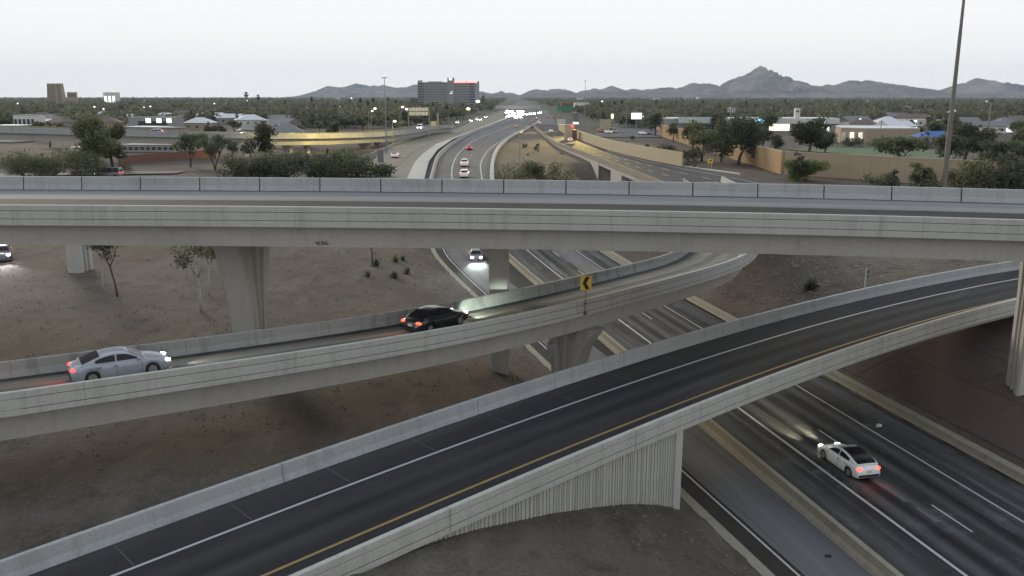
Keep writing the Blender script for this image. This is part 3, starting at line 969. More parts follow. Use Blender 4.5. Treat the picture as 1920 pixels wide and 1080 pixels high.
# --- F: the ramp rising at the right beyond the flyover
Fl = [pz(997, 231, 8.0), pz(1010, 243, 8.1), pz(1028, 256, 8.3), pz(1047, 267, 8.6), pz(1085, 280.5, 8.9), pz(1120, 293, 9.1), pz(1175, 314, 9.3), pz(1230, 335, 9.5), pz(1275, 352, 9.6), pz(1330, 375, 9.6)]
Fr = [pz(1040, 233, 7.6), pz(1046, 243, 7.7), pz(1054, 248, 7.8), pz(1072, 256, 7.9), pz(1100, 267, 8.1), pz(1140, 281, 8.3), pz(1210, 298, 8.5), pz(1275, 310.5, 8.6), pz(1400, 333, 8.7), pz(1500, 352, 8.7)]
PF = Path(smooth_path(Fl, 2.0))
rampF = thing('right_ramp_bridge', 'ramp at right with dark asphalt and buff parapet over a square opening', 'bridge', PF.at(60, 0, -2))
Fl_d = [p + np.array((0, 0, -0.85)) for p in Fl]
Fr_d = [p + np.array((0, 0, -0.85 + 0.75)) for p in Fr]
ruled(MB(), Fl_d, Fr_d, 90, 4).build('deck', M['rampF'], rampF)
s = 0.0
while s < PF.L - 1:       # the path runs towards the camera, so its left normal points to the right-hand side of the photo
    sweep(MB(), PF, s, min(s + 11.97, PF.L), [(-0.15, -1.25), (-0.15, 0.0), (0.15, 0.0), (0.35, -0.84), (0.35, -1.25)], step=3).build('parapet_panel', M['conc_yel'], rampF)
    s += 12.0
sO = PF.find(y=float(Fl[5][1]) - 3)
sweep(MB(), PF, 2, sO, [(0.0, -1.25), (0.0, -6.5), (1.0, -6.5), (1.0, -1.25)], step=3).build('retaining_wall', M['conc'], rampF)
sweep(MB(), PF, sO, PF.L, [(0.05, -1.253), (0.05, -2.1), (9.0, -2.1), (9.0, -1.253)], step=3).build('box_girder', M['conc'], rampF)
sweep(MB(), PF, sO - 1.2, sO, [(-0.05, -1.26), (-0.05, -6.6), (10, -6.6), (10, -1.26)], step=1).build('abutment', M['conc'], rampF)
sweep(MB(), PF, sO + 17, sO + 30, [(-0.05, -2.12), (-0.05, -6.6), (10, -6.6), (10, -2.12)], step=1).build('abutment', M['conc'], rampF)
def fline(f, w, mat, i0, i1, dash=None):
    a = [x * (1 - f) + y * f for x, y in zip(Fl_d, Fr_d)][i0:i1]
    P = Path(smooth_path(a, 2.0))
    s = 0
    while s < P.L:
        b = P.L if not dash else min(s + dash[0], P.L)
        sweep(MB(), P, s, b, [(-w / 2, 0.03), (w / 2, 0.03)], closed=False, step=3).build('lane_line', M[mat], rampF)
        s = P.L + 1 if not dash else s + sum(dash)
fline(0.12, 0.25, 'yellow', 0, 6)
fline(0.40, 0.22, 'white', 4, 10, (4, 7))
fline(0.66, 0.22, 'white', 4, 10, (4, 7))
fline(0.88, 0.25, 'white', 5, 10)
fline(0.5, 0.2, 'white', 0, 4, (4, 8))

# ------------------------------------------------------------------ sound walls
def wall_run(name, label, pts, h, panel, mats, cap=True, posts=True, depth=0.35, step=4):
    """block wall in lengths between posts; pts are the foot of the wall"""
    P = Path(smooth_path(pts, 2.0)) if len(pts) > 2 else Path(np.linspace(pts[0], pts[1], 60))
    t = thing(name, label, 'wall', P.at(P.L / 2))
    s = 0
    i = 0
    while s < P.L - 0.5:
        b = min(s + panel - 0.03, P.L)
        H0, H1 = (h(s), h(b)) if callable(h) else (h, h)
        hm = (H0 + H1) / 2
        sweep(MB(), P, s, b, [(0, -1.0), (0, hm), (depth, hm), (depth, -1.0)], step=step).build('wall_panel', M[mats[i % len(mats)]], t)
        if cap:
            sweep(MB(), P, s, b, [(-0.06, hm + 0.003), (-0.06, hm + 0.16), (depth + 0.06, hm + 0.16), (depth + 0.06, hm + 0.003)], step=step).build('coping', M['tan3'], t)
        if posts:
            a = P.at(s)
            d = P.dirn(s)
            mb = MB()
            mb.box((a[0], a[1], a[2] + hm / 2 - 0.4), (0.3, 0.62, hm + 0.9), math.atan2(d[1], d[0]))
            mb.build('wall_post', M[mats[i % len(mats)]], t)
        s += panel
        i += 1
    return t
Sfoot = [p + np.array((0, 0, 0.6)) for p in Fr[1:8]]
wall_run('sound_wall', 'buff sound wall curving along the right side of the ramp', [np.array((p[0] + 0.3, p[1], p[2] - 0.2)) for p in Sfoot], lambda s: 2.6 if s < 1e9 else 2, 12.0, ['tan3'], cap=False, posts=False)
kb2 = MB()
cor = pz(1466, 326, 6.9)
far_ = pz(1236, 254, 6.9)
rgt = pz(1905, 356, 6.9)
rgt2 = rgt + (rgt - cor) * 0.35
wall_run('block_wall', 'orange tan block wall running back from the corner behind the big trees', [cor, far_], 4.9, 8.0, ['tan'])
wall_run('block_wall', 'long tan block wall facing the camera in front of the grass field', [rgt2, cor + np.array((0.35, 0.0, 0))], 4.9, 4.9, ['tan2', 'tan2', 'tan2'])

# ------------------------------------------------------------------ terrain, grass, paved slope, mountains
def axis(segs):
    out = []
    for a, b, st in segs:
        out += list(np.arange(a, b, st))
    return np.array(out + [segs[-1][1]])
gx = axis([(-9500, -1500, 800), (-1500, -300, 100), (-300, -80, 10), (-80, -50, 2.5), (-50, 60, 1.0), (60, 120, 3), (120, 300, 10), (300, 1500, 100), (1500, 9500, 800)])
gyy = axis([(-250, 8, 20), (8, 130, 1.1), (130, 260, 3), (260, 500, 12), (500, 1500, 100), (1500, 10400, 700)])
XX, YY = np.meshgrid(gx, gyy)
ZZ = ground(XX, YY)
rs_ = np.random.RandomState(3)
amp = np.where((YY < 320) & ((XX < np.interp(YY, XL_Y, XL_X) - 1) | (XX > np.interp(YY, XR_Y, XR_X) + 1)), 0.06, 0.0)
ZZ = ZZ + amp * (rs_.rand(*ZZ.shape) - 0.7)
ny, nx = XX.shape
V = np.stack([XX.ravel(), YY.ravel(), ZZ.ravel()], 1)
I = np.arange(ny * nx).reshape(ny, nx)
Fq = np.stack([I[:-1, :-1].ravel(), I[:-1, 1:].ravel(), I[1:, 1:].ravel(), I[1:, :-1].ravel()], 1)
me = bpy.data.meshes.new('ground')
me.from_pydata(V.tolist(), [], Fq.tolist())
me.materials.append(M['soil'])
me.polygons.foreach_set('use_smooth', [True] * len(me.polygons))
tag(link(me, 'ground'), 'bare brown desert soil between the roads reaching out to the town', 'ground', None, 'structure')

def draped(poly_fn, n, m, dz):
    """sheet laid on the ground; poly_fn(u, v) -> x, y"""
    G = []
    for i in range(n + 1):
        row = []
        for j in range(m + 1):
            x, y = poly_fn(i / n, j / m)
            row.append((x, y, gz(x, y) + dz))
        G.append(row)
    return MB().grid(G)
# reddish paved slope right of the freeway, cast in bays
slope = thing('paved_slope', 'reddish paved embankment slope rising from the freeway kerb below the flyover', 'slope', (33, 58, 3), 0)
del slope['category']
slope['kind'] = 'structure'
xr = lambda y: float(np.interp(y, XR_Y, XR_X))
bays = 0
for i in range(9):
    for j in range(4):
        y0, y1 = 42 + i * 4.0, 46 + i * 4.0
        o0, o1 = 1.2 + j * 3.6, 4.8 + j * 3.6
        g = draped(lambda u, v, y0=y0, y1=y1, o0=o0, o1=o1: (xr(y0 + .03 + (y1 - y0 - .06) * u) + o0 + .03 + (o1 - o0 - .06) * v, y0 + .03 + (y1 - y0 - .06) * u), 4, 4, 0.12)
        g.build('paving_bay', M['paved_slope'], slope)
g = draped(lambda u, v: (xr(42 + 36 * u) + 1.2 + 14.4 * v, 42 + 36 * u), 36, 14, 0.075)
g.build('joint_bed', M['slopejoint'], slope)
# mown field behind the tan wall
fa, fb, fc, fd = pz(1475, 281, 7), pz(1560, 270, 7), pz(1800, 284, 7), pz(1780, 302, 7)
tag(MB().grid([[fa + (fb - fa) * u / 6 + np.array((0, 0, .06)) if v == 0 else (fa + (fb - fa) * u / 6) * (1 - v / 6) + (fd + (fc - fd) * u / 6) * v / 6 + np.array((0, 0, .06)) for u in range(7)] for v in range(7)]).build('grass_field', M['grass']), 'green mown grass field behind the tan block wall', 'field', None, 'structure')
# frontage road at left behind the flyover
fr0, fr1 = pz(-60, 332, 6.95), pz(330, 326, 6.95)
tag(MB().grid([[fr0 + (fr1 - fr0) * u / 8 + np.array((0, 7.0 * v, .14)) for u in range(9)] for v in range(2)]).build('frontage_road', M['fway_far']), 'grey frontage road passing behind the flyover at left', 'road', None, 'structure')
lot = [pz(1105, 257, 7), pz(1240, 258, 7), pz(1240, 226, 7), pz(1150, 226, 7)]
tag(MB().grid([[lot[0] * (1 - u) + lot[1] * u + np.array((0, 0, .1)) for u in (0, .5, 1)], [lot[3] * (1 - u) + lot[2] * u + np.array((0, 0, .1)) for u in (0, .5, 1)]]).build('car_park', M['fway_far']), 'grey asphalt car park below the lit white billboard', 'car park', None, 'structure')
# gravelly lot below the ramp at right
pav = [pz(1290, 322, 7), pz(1420, 338, 7), pz(1465, 331, 7), pz(1345, 312, 7)]
# mountains
def mountain(name, label, prof, D, depth, seed, mat, rough=1.0):
    rr = np.random.RandomState(seed)
    px = np.array([p[0] for p in prof], float)
    py = np.array([p[1] for p in prof], float)
    q = np.linspace(px[0], px[-1], 900)
    h = np.interp(q, px, py)
    def fb(x, sc, octs=5):
        out = np.zeros_like(x)
        for o in range(octs):
            f = sc * 2 ** o
            tbl = rr.rand(4096)
            k = np.floor(x * f).astype(int)
            t = x * f - k
            t = t * t * (3 - 2 * t)
            out += (tbl[k % 4096] * (1 - t) + tbl[(k + 1) % 4096] * t - 0.5) / 1.7 ** o
        return out
    h = h + fb(q - px[0], 0.06, 5) * 4.0 * rough
    rows = []
    nrow = 34
    for i in range(nrow):
        v = .78 * i / (nrow - 6) if i <= nrow - 6 else .78 + .22 * (i - nrow + 6) / 5   # 0 the foot nearest to us, 1 behind the ridge
        row = []
        Dv = D - depth * (0.78 - v)
        k = 1 - abs(v - 0.78) / 0.78 if v < 0.78 else 1 - (v - 0.78) / 0.3
        k = max(0.0, k)
        rid = abs(fb(q - px[0] + 90 + v * 14, 0.035, 6)) * 0.8
        for j in range(len(q)):
            u = (q[j] - 960) / F
            P_ = pY(q[j], h[j], D)
            hz = P_[2]
            z = 5 + (hz - 5) * max(0.0, (k ** 0.9) * (1 - (1 - k) * rid[j] * 3.0 * k ** 0.2))
            row.append((P_[0], Dv, z))
        rows.append(row)
    o = MB().grid(rows).build(name, mat, None, True)
    return tag(o, label, 'mountain', None, 'structure')
mm = bpy.data.materials.new('desert_mountain')
nt, bs = nodes_of(mm)
n1 = noise_node(nt, position(nt, (.004, .004, .008)), 1.0, 7, 0.65)
n2 = noise_node(nt, position(nt, (.02, .02, .02)), 1.0, 5, 0.7)
cc = mixc(nt, mapr(nt, n1, .35, .65, 0, 1), (0.085, 0.082, 0.088), (0.20, 0.18, 0.17))
cc = scaled(nt, cc, mapr(nt, n2, .3, .7, .75, 1.25))
nt.links.new(cc, bs.inputs['Base Color'])
bs.inputs['Roughness'].default_value = 1.0
bs.inputs['Specular IOR Level'].default_value = 0.0
prof_r = [(880, 182), (900, 172), (905, 171), (915, 175), (928, 173), (940, 170), (960, 175.5), (970, 177.5), (992, 171), (1012, 168), (1022, 171), (1047, 164), (1065, 170.5), (1080, 172.5), (1095, 167), (1122, 168), (1147, 162), (1175, 171), (1190, 164.5), (1212, 169), (1225, 164.5), (1250, 163), (1280, 165), (1292, 158), (1317, 156), (1350, 161), (1370, 149), (1390, 141), (1400, 136), (1412, 131), (1420, 126), (1427, 124), (1433, 131), (1440, 138), (1450, 140), (1465, 150), (1482, 158), (1500, 165), (1527, 159), (1540, 162), (1550, 159), (1560, 162), (1572, 156), (1590, 152), (1607, 152), (1612, 155.5), (1622, 150.5), (1637, 151), (1655, 156), (1665, 160), (1675, 168), (1695, 167.5), (1712, 161), (1732, 170), (1760, 171), (1790, 161), (1815, 154), (1830, 147.5), (1840, 149), (1850, 149), (1865, 155), (1890, 167.5), (1920, 168), (1960, 166), (2010, 172), (2080, 168), (2180, 178)]
prof_l = [(560, 181), (576, 179), (590, 174), (612, 162), (645, 164), (667, 156), (695, 162), (717, 160), (740, 164), (762, 162), (780, 159), (805, 157), (840, 163), (880, 168), (930, 176), (960, 181)]
prof_f = [(330, 180), (370, 177), (395, 174.5), (420, 176), (460, 178), (500, 175), (530, 178), (560, 175.5), (590, 174), (640, 178), (700, 180)]
mountain('mountain_range', 'long grey desert mountain range with one sharp peak at right', prof_r, 7000, 2300, 4, mm)
mountain('mountain_ridge', 'rounded pale mountain ridge behind the grey hotel', prof_l, 9000, 1500, 9, mm, 0.5)

# ------------------------------------------------------------------ buildings
def proj(p):
    X, Y, Z = p[0], p[1], p[2] - CAMZ
    dep = Y * CT - Z * ST
    return 960 + F * X / dep, 540 + F * (-(Y * ST + Z * CT)) / dep, dep
def facade_at(px0, px1, py_top, Y, yaw=0.0):
    """left end, width and height of a block seen between two columns of the photo at distance Y"""
    a, b = pY(px0, py_top, Y), pY(px1, py_top, Y)
    return a, b[0] - a[0], a[2]
# hotel
a, w, top = facade_at(782, 898, 151.5, 1150)
H0 = 7.0
hotel = thing('hotel', 'wide grey ten storey hotel with a red lit sign along its roof', 'hotel', (a[0] + w / 2, 1150, H0))
u = w / 116.0
def hb(name, x0, x1, z0, z1, y0, y1, mat, parent=hotel):
    return MB().box((a[0] + (x0 + x1) / 2 * u, 1150 + (y0 + y1) / 2, (z0 + z1) / 2), ((x1 - x0) * u, y1 - y0, z1 - z0)).build(name, M[mat], parent)
zt = lambda py: pY(840, py, 1150)[2]
hb('wall', 0.5, 62, H0, zt(154), 0.4, 18, 'h_grey')
hb('wall', 62.0, 115.5, H0, zt(152.5), 0.2, 20, 'h_grey')
hb('lift_tower', 57, 69, H0, zt(146), -1.2, 12, 'h_grey')
hb('roof_house', 1, 9, zt(154), zt(150.5), 2, 9, 'h_pale')
hb('roof_house', 20, 46, zt(154), zt(152.6), 2, 12, 'h_grey')
hb('sign_panel', 60, 65.5, zt(150.5), zt(146.8), -1.5, -1.2, 'whitesign')
hb('pale_wall', 108.5, 115.5, H0, zt(154.2), -0.3, 0.15, 'h_pale')
hb('pale_wall', 103.6, 105, H0, zt(154.2), -0.3, 0.15, 'h_pale') if False else None
floors = 9
zs = np.linspace(H0 + 4, zt(155), floors + 1)
for k in range(floors):
    dz = zs[1] - zs[0]
    hb('window_band', 1, 12.5, zs[k] + dz * .25, zs[k] + dz * .8, 0.1, 0.35, 'h_dark')
    hb('balcony_slab', 0.8, 12.6, zs[k] + dz * .82, zs[k] + dz * 1.1, -0.5, 0.36, 'h_pale')
    hb('window_band', 97, 107, zs[k] + dz * .25, zs[k] + dz * .75, -0.1, 0.16, 'h_dark')
    hb('balcony_slab', 96.8, 107.2, zs[k] + dz * .80, zs[k] + dz * 1.08, -0.6, 0.16, 'h_pale')
    for j in range(15):
        x0 = 15 + j * 2.75
        hb('window', x0, x0 + 1.5, zs[k] + dz * .3, zs[k] + dz * .7, 0.3, 0.42, 'h_dark')
    for j in range(9):
        x0 = 71 + j * 2.75
        hb('window', x0, x0 + 1.5, zs[k] + dz * .3, zs[k] + dz * .7, 0.1, 0.22, 'h_dark')
hb('lit_window', 61, 66.5, zt(175.3), zt(174.4), -1.5, -1.2, 'whitesign')
hb('lit_window', 63, 66.5, zt(172.2), zt(171.6), -1.5, -1.2, 'whitesign')
rr = random.Random(4)
x = 69.5
while x < 112:                      # illegible red neon lettering seen from far away
    wl = rr.uniform(1.2, 2.0)
    if not 92.2 < x + wl / 2 < 94.2:
        hb('sign_letter', x, x + wl, zt(155.3), zt(152.0 + rr.choice((0, .4))), -0.7, -0.4, 'redneon')
    x += wl + 0.18
# brown tapering tower at the far left
a, w, top = facade_at(88, 118, 156.5, 1500)
tw = thing('office_tower', 'brown office tower with flared base standing alone on the left skyline', 'tower', (a[0] + w / 2, 1500, 7))
cx = a[0] + w / 2
mb = MB()
rows = [(7, .5), (20, .5), (30, .46), (38, .43), (top, .415)]
for (z0, k0), (z1, k1) in zip(rows[:-1], rows[1:]):
    mb.add([(cx + sx * w * (k0 if i < 4 else k1), 1500 + sy * 13, (z0 if i < 4 else z1)) for i, (sx, sy) in enumerate([(-1, -.4), (1, -.4), (1, .4), (-1, .4)] * 2)],
           [(0, 1, 5, 4), (1, 2, 6, 5), (2, 3, 7, 6), (3, 0, 4, 7), (4, 5, 6, 7)])
mb.build('wall', M['tower'], tw)
for k in range(7):
    MB().box((cx - w * .36 + k * w * .12, 1494.6, 26), (w * .025, 0.5, 32)).build('window_strip', M['h_dark'] if k != 4 else M['h_pale'], tw)
# small blocks on the skyline
def block(name, label, cat, px0, px1, pyt, Y, depth, mat, rows=2, cols=4, winmat='win', group=None, z0=7.0, roof=None):
    a, w, top = facade_at(px0, px1, pyt, Y)
    t = thing(name, label, cat, (a[0] + w / 2, Y, z0), 0, group)
    MB().box((a[0] + w / 2, Y + depth / 2, (top + z0) / 2), (w, depth, top - z0)).build('wall', M[mat], t)
    MB().box((a[0] + w / 2, Y + depth / 2, top + 0.12), (w * 1.02, depth * 1.02, 0.22)).build('roof', M[roof or mat], t)
    for r_ in range(rows):
        for c_ in range(cols):
            hh = (top - z0) / rows
            MB().box((a[0] + w * (c_ + .5) / cols, Y - 0.05, z0 + hh * (r_ + .55)), (w / cols * .6, 0.12, hh * .42)).build('window', M[winmat], t)
    return t
block('office_block', 'low brown block right of the flared tower', 'building', 125, 141, 173, 1450, 6, 'tower', 2, 5)
block('office_block', 'pale block with a glowing white front on the left skyline', 'building', 193, 216, 173.5, 1400, 16, 'stucco_w', 1, 3, 'whitesign')
block('shop_building', 'long grey shop building with three glowing white panels', 'shop', 240, 331, 220.5, 420, 8, 'stucco_g', 1, 1, 'win')
for k, px in enumerate((278, 298, 317)):
    q = pY(px, 226, 419.5)
    t = thing('shop_sign', ('leftmost', 'middle', 'rightmost')[k] + ' glowing white panel on the long grey shop wall', 'sign', q)
    MB().box((q[0], 419.4, q[2]), (2.3, 0.25, 2.1)).build('lit_panel', M['whitesign'], t)
    MB().box((q[0], 419.6, q[2]), (2.6, 0.2, 2.4)).build('sign_frame', M['signback'], t)
block('shed_building', 'white walled shed among trees at far left', 'shed', 24, 64, 216, 430, 10, 'stucco_w', 1, 5, 'win', roof='roof_g')
block('apartment_block', 'tan walled block with dark openings below the far left flyover', 'building', 128, 152, 278, 200, 8, 'stucco_w', 1, 2)
block('motel_building', 'pale low building with a row of dark windows under the left flyover', 'building', 228, 326, 272.5, 270, 9, 'stucco_g', 1, 9, 'win')
MBq = MB()
q0, q1 = pY(222, 302, 224), pY(405, 297, 250)
wall_run('brick_wall', 'low red brick wall behind the trees below the left flyover', [np.array((q0[0], q0[1], 6.8)), np.array((q1[0], q1[1], 6.8))], 2.2, 4.0, ['brick'], cap=False, posts=False, depth=0.3)
q0, q1 = pY(-30, 318, 170), pY(42, 318, 172)
wall_run('panel_wall', 'pale grey panel wall at the far left edge behind the flyover', [np.array((q0[0], q0[1], 6.3)), np.array((q1[0], q1[1], 6.3))], 2.4, 1.55, ['conc_blue'], cap=False, posts=False)

def house(px, py, w, d, h, rz, wallm, roofm, kind, label, group, Y=None):
    q = pg(px, py) if Y is None else np.array((pY(px, py, Y)[0], Y, 6.9))
    t = thing('house', label, 'house', (q[0], q[1], q[2]), rz, group)
    MB().box((0, 0, h / 2), (w, d, h)).build('wall', M[wallm], None).parent = t
    mb = MB()
    e = 0.5
    if kind == 'hip':
        rh = d * .28
        vs = [(-w / 2 - e, -d / 2 - e, h), (w / 2 + e, -d / 2 - e, h), (w / 2 + e, d / 2 + e, h), (-w / 2 - e, d / 2 + e, h), (-w / 2 + d * .5, 0, h + rh), (w / 2 - d * .5, 0, h + rh)]
        mb.add(vs, [(0, 1, 5, 4), (2, 3, 4, 5), (1, 2, 5), (3, 0, 4), (0, 3, 2, 1)])
    elif kind == 'gable':
        rh = d * .25
        vs = [(-w / 2 - e, -d / 2 - e, h), (w / 2 + e, -d / 2 - e, h), (w / 2 + e, d / 2 + e, h), (-w / 2 - e, d / 2 + e, h), (-w / 2 - e, 0, h + rh), (w / 2 + e, 0, h + rh)]
        mb.add(vs, [(0, 1, 5, 4), (2, 3, 4, 5), (1, 2, 5), (3, 0, 4), (0, 3, 2, 1)])
    else:
        mb.box((0, 0, h + 0.15), (w + .6, d + .6, 0.3))
    mb.build('roof', M[roofm], None).parent = t
    k = max(2, int(w / 3.5))
    for i in range(k):
        MB().box((-w / 2 + w * (i + .5) / k, -d / 2 - 0.02, h * .55), (1.3, 0.08, 1.1)).build('window' if i != k // 2 else 'door', M['win'], None).parent = t
    return t
house(535, 246, 12, 11, 5.2, R(12), 'stucco_g', 'roof_g', 'hip', 'grey hip roofed house beside the left flyover', None, 300)
house(474, 232, 11, 8, 3.4, R(-5), 'stucco_t', 'roof_w', 'hip', 'pale hip roofed house above the left flyover', None, 360)
house(495, 228, 12, 8, 3.2, R(10), 'stucco_g', 'roof_w', 'gable', 'white gabled roof partly behind a green tree at left', None, 380)
house(1175, 226, 0.1, .1, .1, 0, 'stucco_g', 'roof_g', 'flat', 'x', None, 500) if False else None
rr = random.Random(21)
hx = [(20, 228), (75, 228), (95, 232), (120, 222), (195, 222), (222, 226), (345, 222), (372, 226), (395, 219), (408, 228), (430, 231), (455, 220), (580, 224), (610, 219), (625, 201), (640, 226), (560, 214), (470, 212), (1000, 204), (1100, 206), (1250, 214), (1290, 206), (1620, 212), (1660, 226), (1675, 235), (1690, 222), (1730, 219), (1705, 236), (1760, 228), (1780, 238), (1790, 222), (1722, 230), (1850, 250), (1880, 246), (1900, 236), (1745, 204), (1580, 203), (1700, 208), (1500, 206), (1440, 211)]
for i, (px, py) in enumerate(hx):
    wm, rm = rr.choice(['stucco_w', 'stucco_t', 'stucco_g']), rr.choice(['roof_g', 'roof_b', 'roof_w', 'roof_g'])
    kd = rr.choice(['hip', 'gable', 'flat'])
    cn = {'stucco_w': 'white walled', 'stucco_t': 'tan walled', 'stucco_g': 'grey walled'}[wm] + ' house under a ' + {'roof_g': 'grey', 'roof_b': 'brown', 'roof_w': 'whitish'}[rm] + {'hip': ' hipped roof', 'gable': ' gabled roof', 'flat': ' flat roof'}[kd] + (' in the trees left of the freeway' if px < 900 else ' in the trees right of the freeway')
    house(px, py, rr.uniform(11, 17), rr.uniform(8, 11), rr.uniform(3, 4.2), rr.uniform(-.5, .5), wm, rm, kd, cn, cn)
rr = random.Random(44)
for k in range(70):
    sd_ = k % 5 < 3
    Yh = rr.uniform(330, 640)
    px = rr.uniform(10, 600) if sd_ else rr.uniform(1590, 1915)
    xh = pY(px, 220, Yh)[0]
    wm, rm = rr.choice(['stucco_w', 'stucco_t', 'stucco_g']), rr.choice(['roof_g', 'roof_b', 'roof_w', 'roof_g', 'roof_w'])
    kd = rr.choice(['hip', 'gable', 'flat'])
    cn = {'stucco_w': 'white walled', 'stucco_t': 'tan walled', 'stucco_g': 'grey walled'}[wm] + ' house under a ' + {'roof_g': 'grey', 'roof_b': 'brown', 'roof_w': 'whitish'}[rm] + {'hip': ' hipped roof', 'gable': ' gabled roof', 'flat': ' flat roof'}[kd] + (' in the trees left of the freeway' if sd_ else ' in the trees right of the freeway')
    if not sd_ and Yh < 400:
        Yh += 90
    if any((o.location[0] - xh) ** 2 + (o.location[1] - Yh) ** 2 < 20 ** 2 for o in C.objects if o.name.startswith('house')):
        continue
    house(px, 220, rr.uniform(11, 18), rr.uniform(8, 11), rr.uniform(3.2, 4.6), rr.uniform(-.5, .5), wm, rm, kd, cn, cn, Y=Yh)
# strip of shops right of the freeway
a, w, top = facade_at(1243, 1574, 219.5, 430)
sh = thing('shopping_centre', 'long low shop building with a blue lit sign behind the dark trees', 'shop', (a[0] + w / 2, 430, 7))
u = w / 331.0
def sb(name, x0, x1, z0, z1, y0, y1, mat):
    return MB().box((a[0] + ((x0 + x1) / 2 - 1243) * u, 430 + (y0 + y1) / 2, (z0 + z1) / 2), ((x1 - x0) * u, y1 - y0, z1 - z0)).build(name, M[mat], sh)
Zt = lambda py: pY(1400, py, 430)[2]
sb('wall', 1243, 1574, 6.5, Zt(223), 0.5, 22, 'stucco_g')
sb('roof', 1262, 1574, Zt(223) + .003, Zt(221.5), 0.3, 22.2, 'roof_w')
sb('fascia', 1272, 1338, Zt(231), Zt(219.5), -1.2, 0.45, 'roof_teal')
sb('fascia', 1352, 1574, Zt(232), Zt(222.5), -0.8, 0.45, 'stucco_w')
sb('brown_panel', 1338.2, 1351, Zt(246), Zt(221), -0.9, 0.45, 'roof_b')
for k in range(5):
    sb('shop_window', 1310 + k * 6.5, 1315 + k * 6.5, Zt(243), Zt(234), 0.3, 0.48, 'win')
sb('lit_shop_front', 1396, 1408, Zt(236), Zt(232.3), 0.2, 0.46, 'warmwin')
sb('lit_shop_front', 1444, 1482, Zt(245), Zt(232.5), 0.2, 0.46, 'warmwin')
sb('lit_shop_front', 1530, 1546, Zt(243), Zt(236.5), 0.2, 0.46, 'warmwin')
sb('lit_shop_front', 1549, 1557, Zt(246), Zt(238.5), 0.2, 0.46, 'whitesign')
for x0, x1, y0, y1 in ((1409, 1423.6, 229.5, 224), (1425.6, 1439, 229.5, 224), (1525, 1547, 232.5, 226.5)):
    sb('lit_sign', x0, x1, Zt(y0), Zt(y1), -1.1, -0.82, 'cyan')
sb('roof_unit', 1351, 1356, Zt(221.5) + .003, Zt(216), 4, 6, 'stucco_w')
sb('tower_post', 1492, 1501, Zt(224), Zt(203), 1, 3.2, 'stucco_w')
sb('tower_slot', 1493.2, 1499, Zt(210), Zt(207.5), 0.9, 1.02, 'win')
# antenna cluster above the shops
q = pY(1370, 222, 426)
t = thing('antenna_mast', 'pale antenna cluster on a short mast above the shop roof', 'antenna', (q[0], 426, 7))
MB().tube([(q[0], 426, 7), (q[0], 426, pY(1370, 207, 426)[2])], 0.28).build('pole', M['steel'], t)
for k in range(4):
    MB().box((q[0] - 1.5 + k, 425.6, pY(1370, 206.5, 426)[2]), (0.5, 0.3, 2.2)).build('antenna_panel', M['signback'], t)
# warehouse
a0_, a1_, a2_ = pz(1575, 268, 7), pz(1622, 270, 7), pz(1722, 270, 7)
wh = thing('warehouse', 'beige metal warehouse with pale roof behind the grass field', 'warehouse', (a1_[0], a1_[1], 7))
hh = 5.4
b0, b1 = a0_ + np.array((6, 22, 0)), a2_ + np.array((4, 24, 0))
cs = [a0_, a1_, a2_, b1, b0]
mb = MB()
mb.add([(*p[:2], 6.5) for p in cs] + [(*p[:2], 7 + hh) for p in cs], [(i, (i + 1) % 5, (i + 1) % 5 + 5, i + 5) for i in range(5)])
mb.build('wall', M['stucco_t'], wh)
mb = MB()
mb.add([(*p[:2], 7 + hh + .05) for p in cs] + [(*p[:2], 7 + hh + .3) for p in cs], [(i, (i + 1) % 5, (i + 1) % 5 + 5, i + 5) for i in range(5)] + [(5, 6, 7, 8, 9), (4, 3, 2, 1, 0)])
mb.build('roof', M['roof_w'], wh)
for k in range(14):
    p = a1_ + (a2_ - a1_) * (k + .5) / 14
    MB().box((p[0], p[1] - 0.05, 7 + hh / 2), (0.18, 0.12, hh - .4)).build('wall_rib', M['stucco_t'], wh)
for k in range(3):
    p = a0_ + (a1_ - a0_) * (k + .5) / 3
    MB().box((p[0], p[1] - 0.12, 9.3), (2.4, 0.25, 3.4)).build('lit_door', M['warmwin'] if k else M['stucco_w'], wh)
q = pz(1750, 276, 7)
t = thing('shade_canopy', 'small blue canopy on posts beside the warehouse', 'canopy', q)
MB().add([(q[0] - 7, q[1] - 4, 10.6), (q[0] + 7, q[1] - 4, 10.6), (q[0] + 7, q[1] + 4, 10.6), (q[0] - 7, q[1] + 4, 10.6), (q[0] - 3, q[1], 12.4), (q[0] + 3, q[1], 12.4)], [(0, 1, 5, 4), (2, 3, 4, 5), (1, 2, 5), (3, 0, 4), (0, 3, 2, 1)]).build('canopy_roof', M['bluecanopy'], t)
for sx in (-6, 6):
    for sy in (-3.4, 3.4):
        MB().tube([(q[0] + sx, q[1] + sy, 6.8), (q[0] + sx, q[1] + sy, 10.7)], 0.18, 6).build('post', M['stucco_w'], t)
# dark rail fence between field and warehouse
q0, q1 = pz(1552, 276, 7), pz(1775, 279, 7)
t = thing('rail_fence', 'dark mesh fence along the far edge of the grass field', 'fence', (q0 + q1) / 2)
for k in range(24):
    p = q0 + (q1 - q0) * k / 23
    MB().box((p[0], p[1], 7.9), (0.12, 0.12, 2.0)).build('fence_post', M['darksteel'], t)
for z in np.arange(7.2, 8.9, 0.28):
    MB().tube([(*q0[:2], z), (*q1[:2], z)], 0.06, 4).build('fence_rail', M['darksteel'], t)
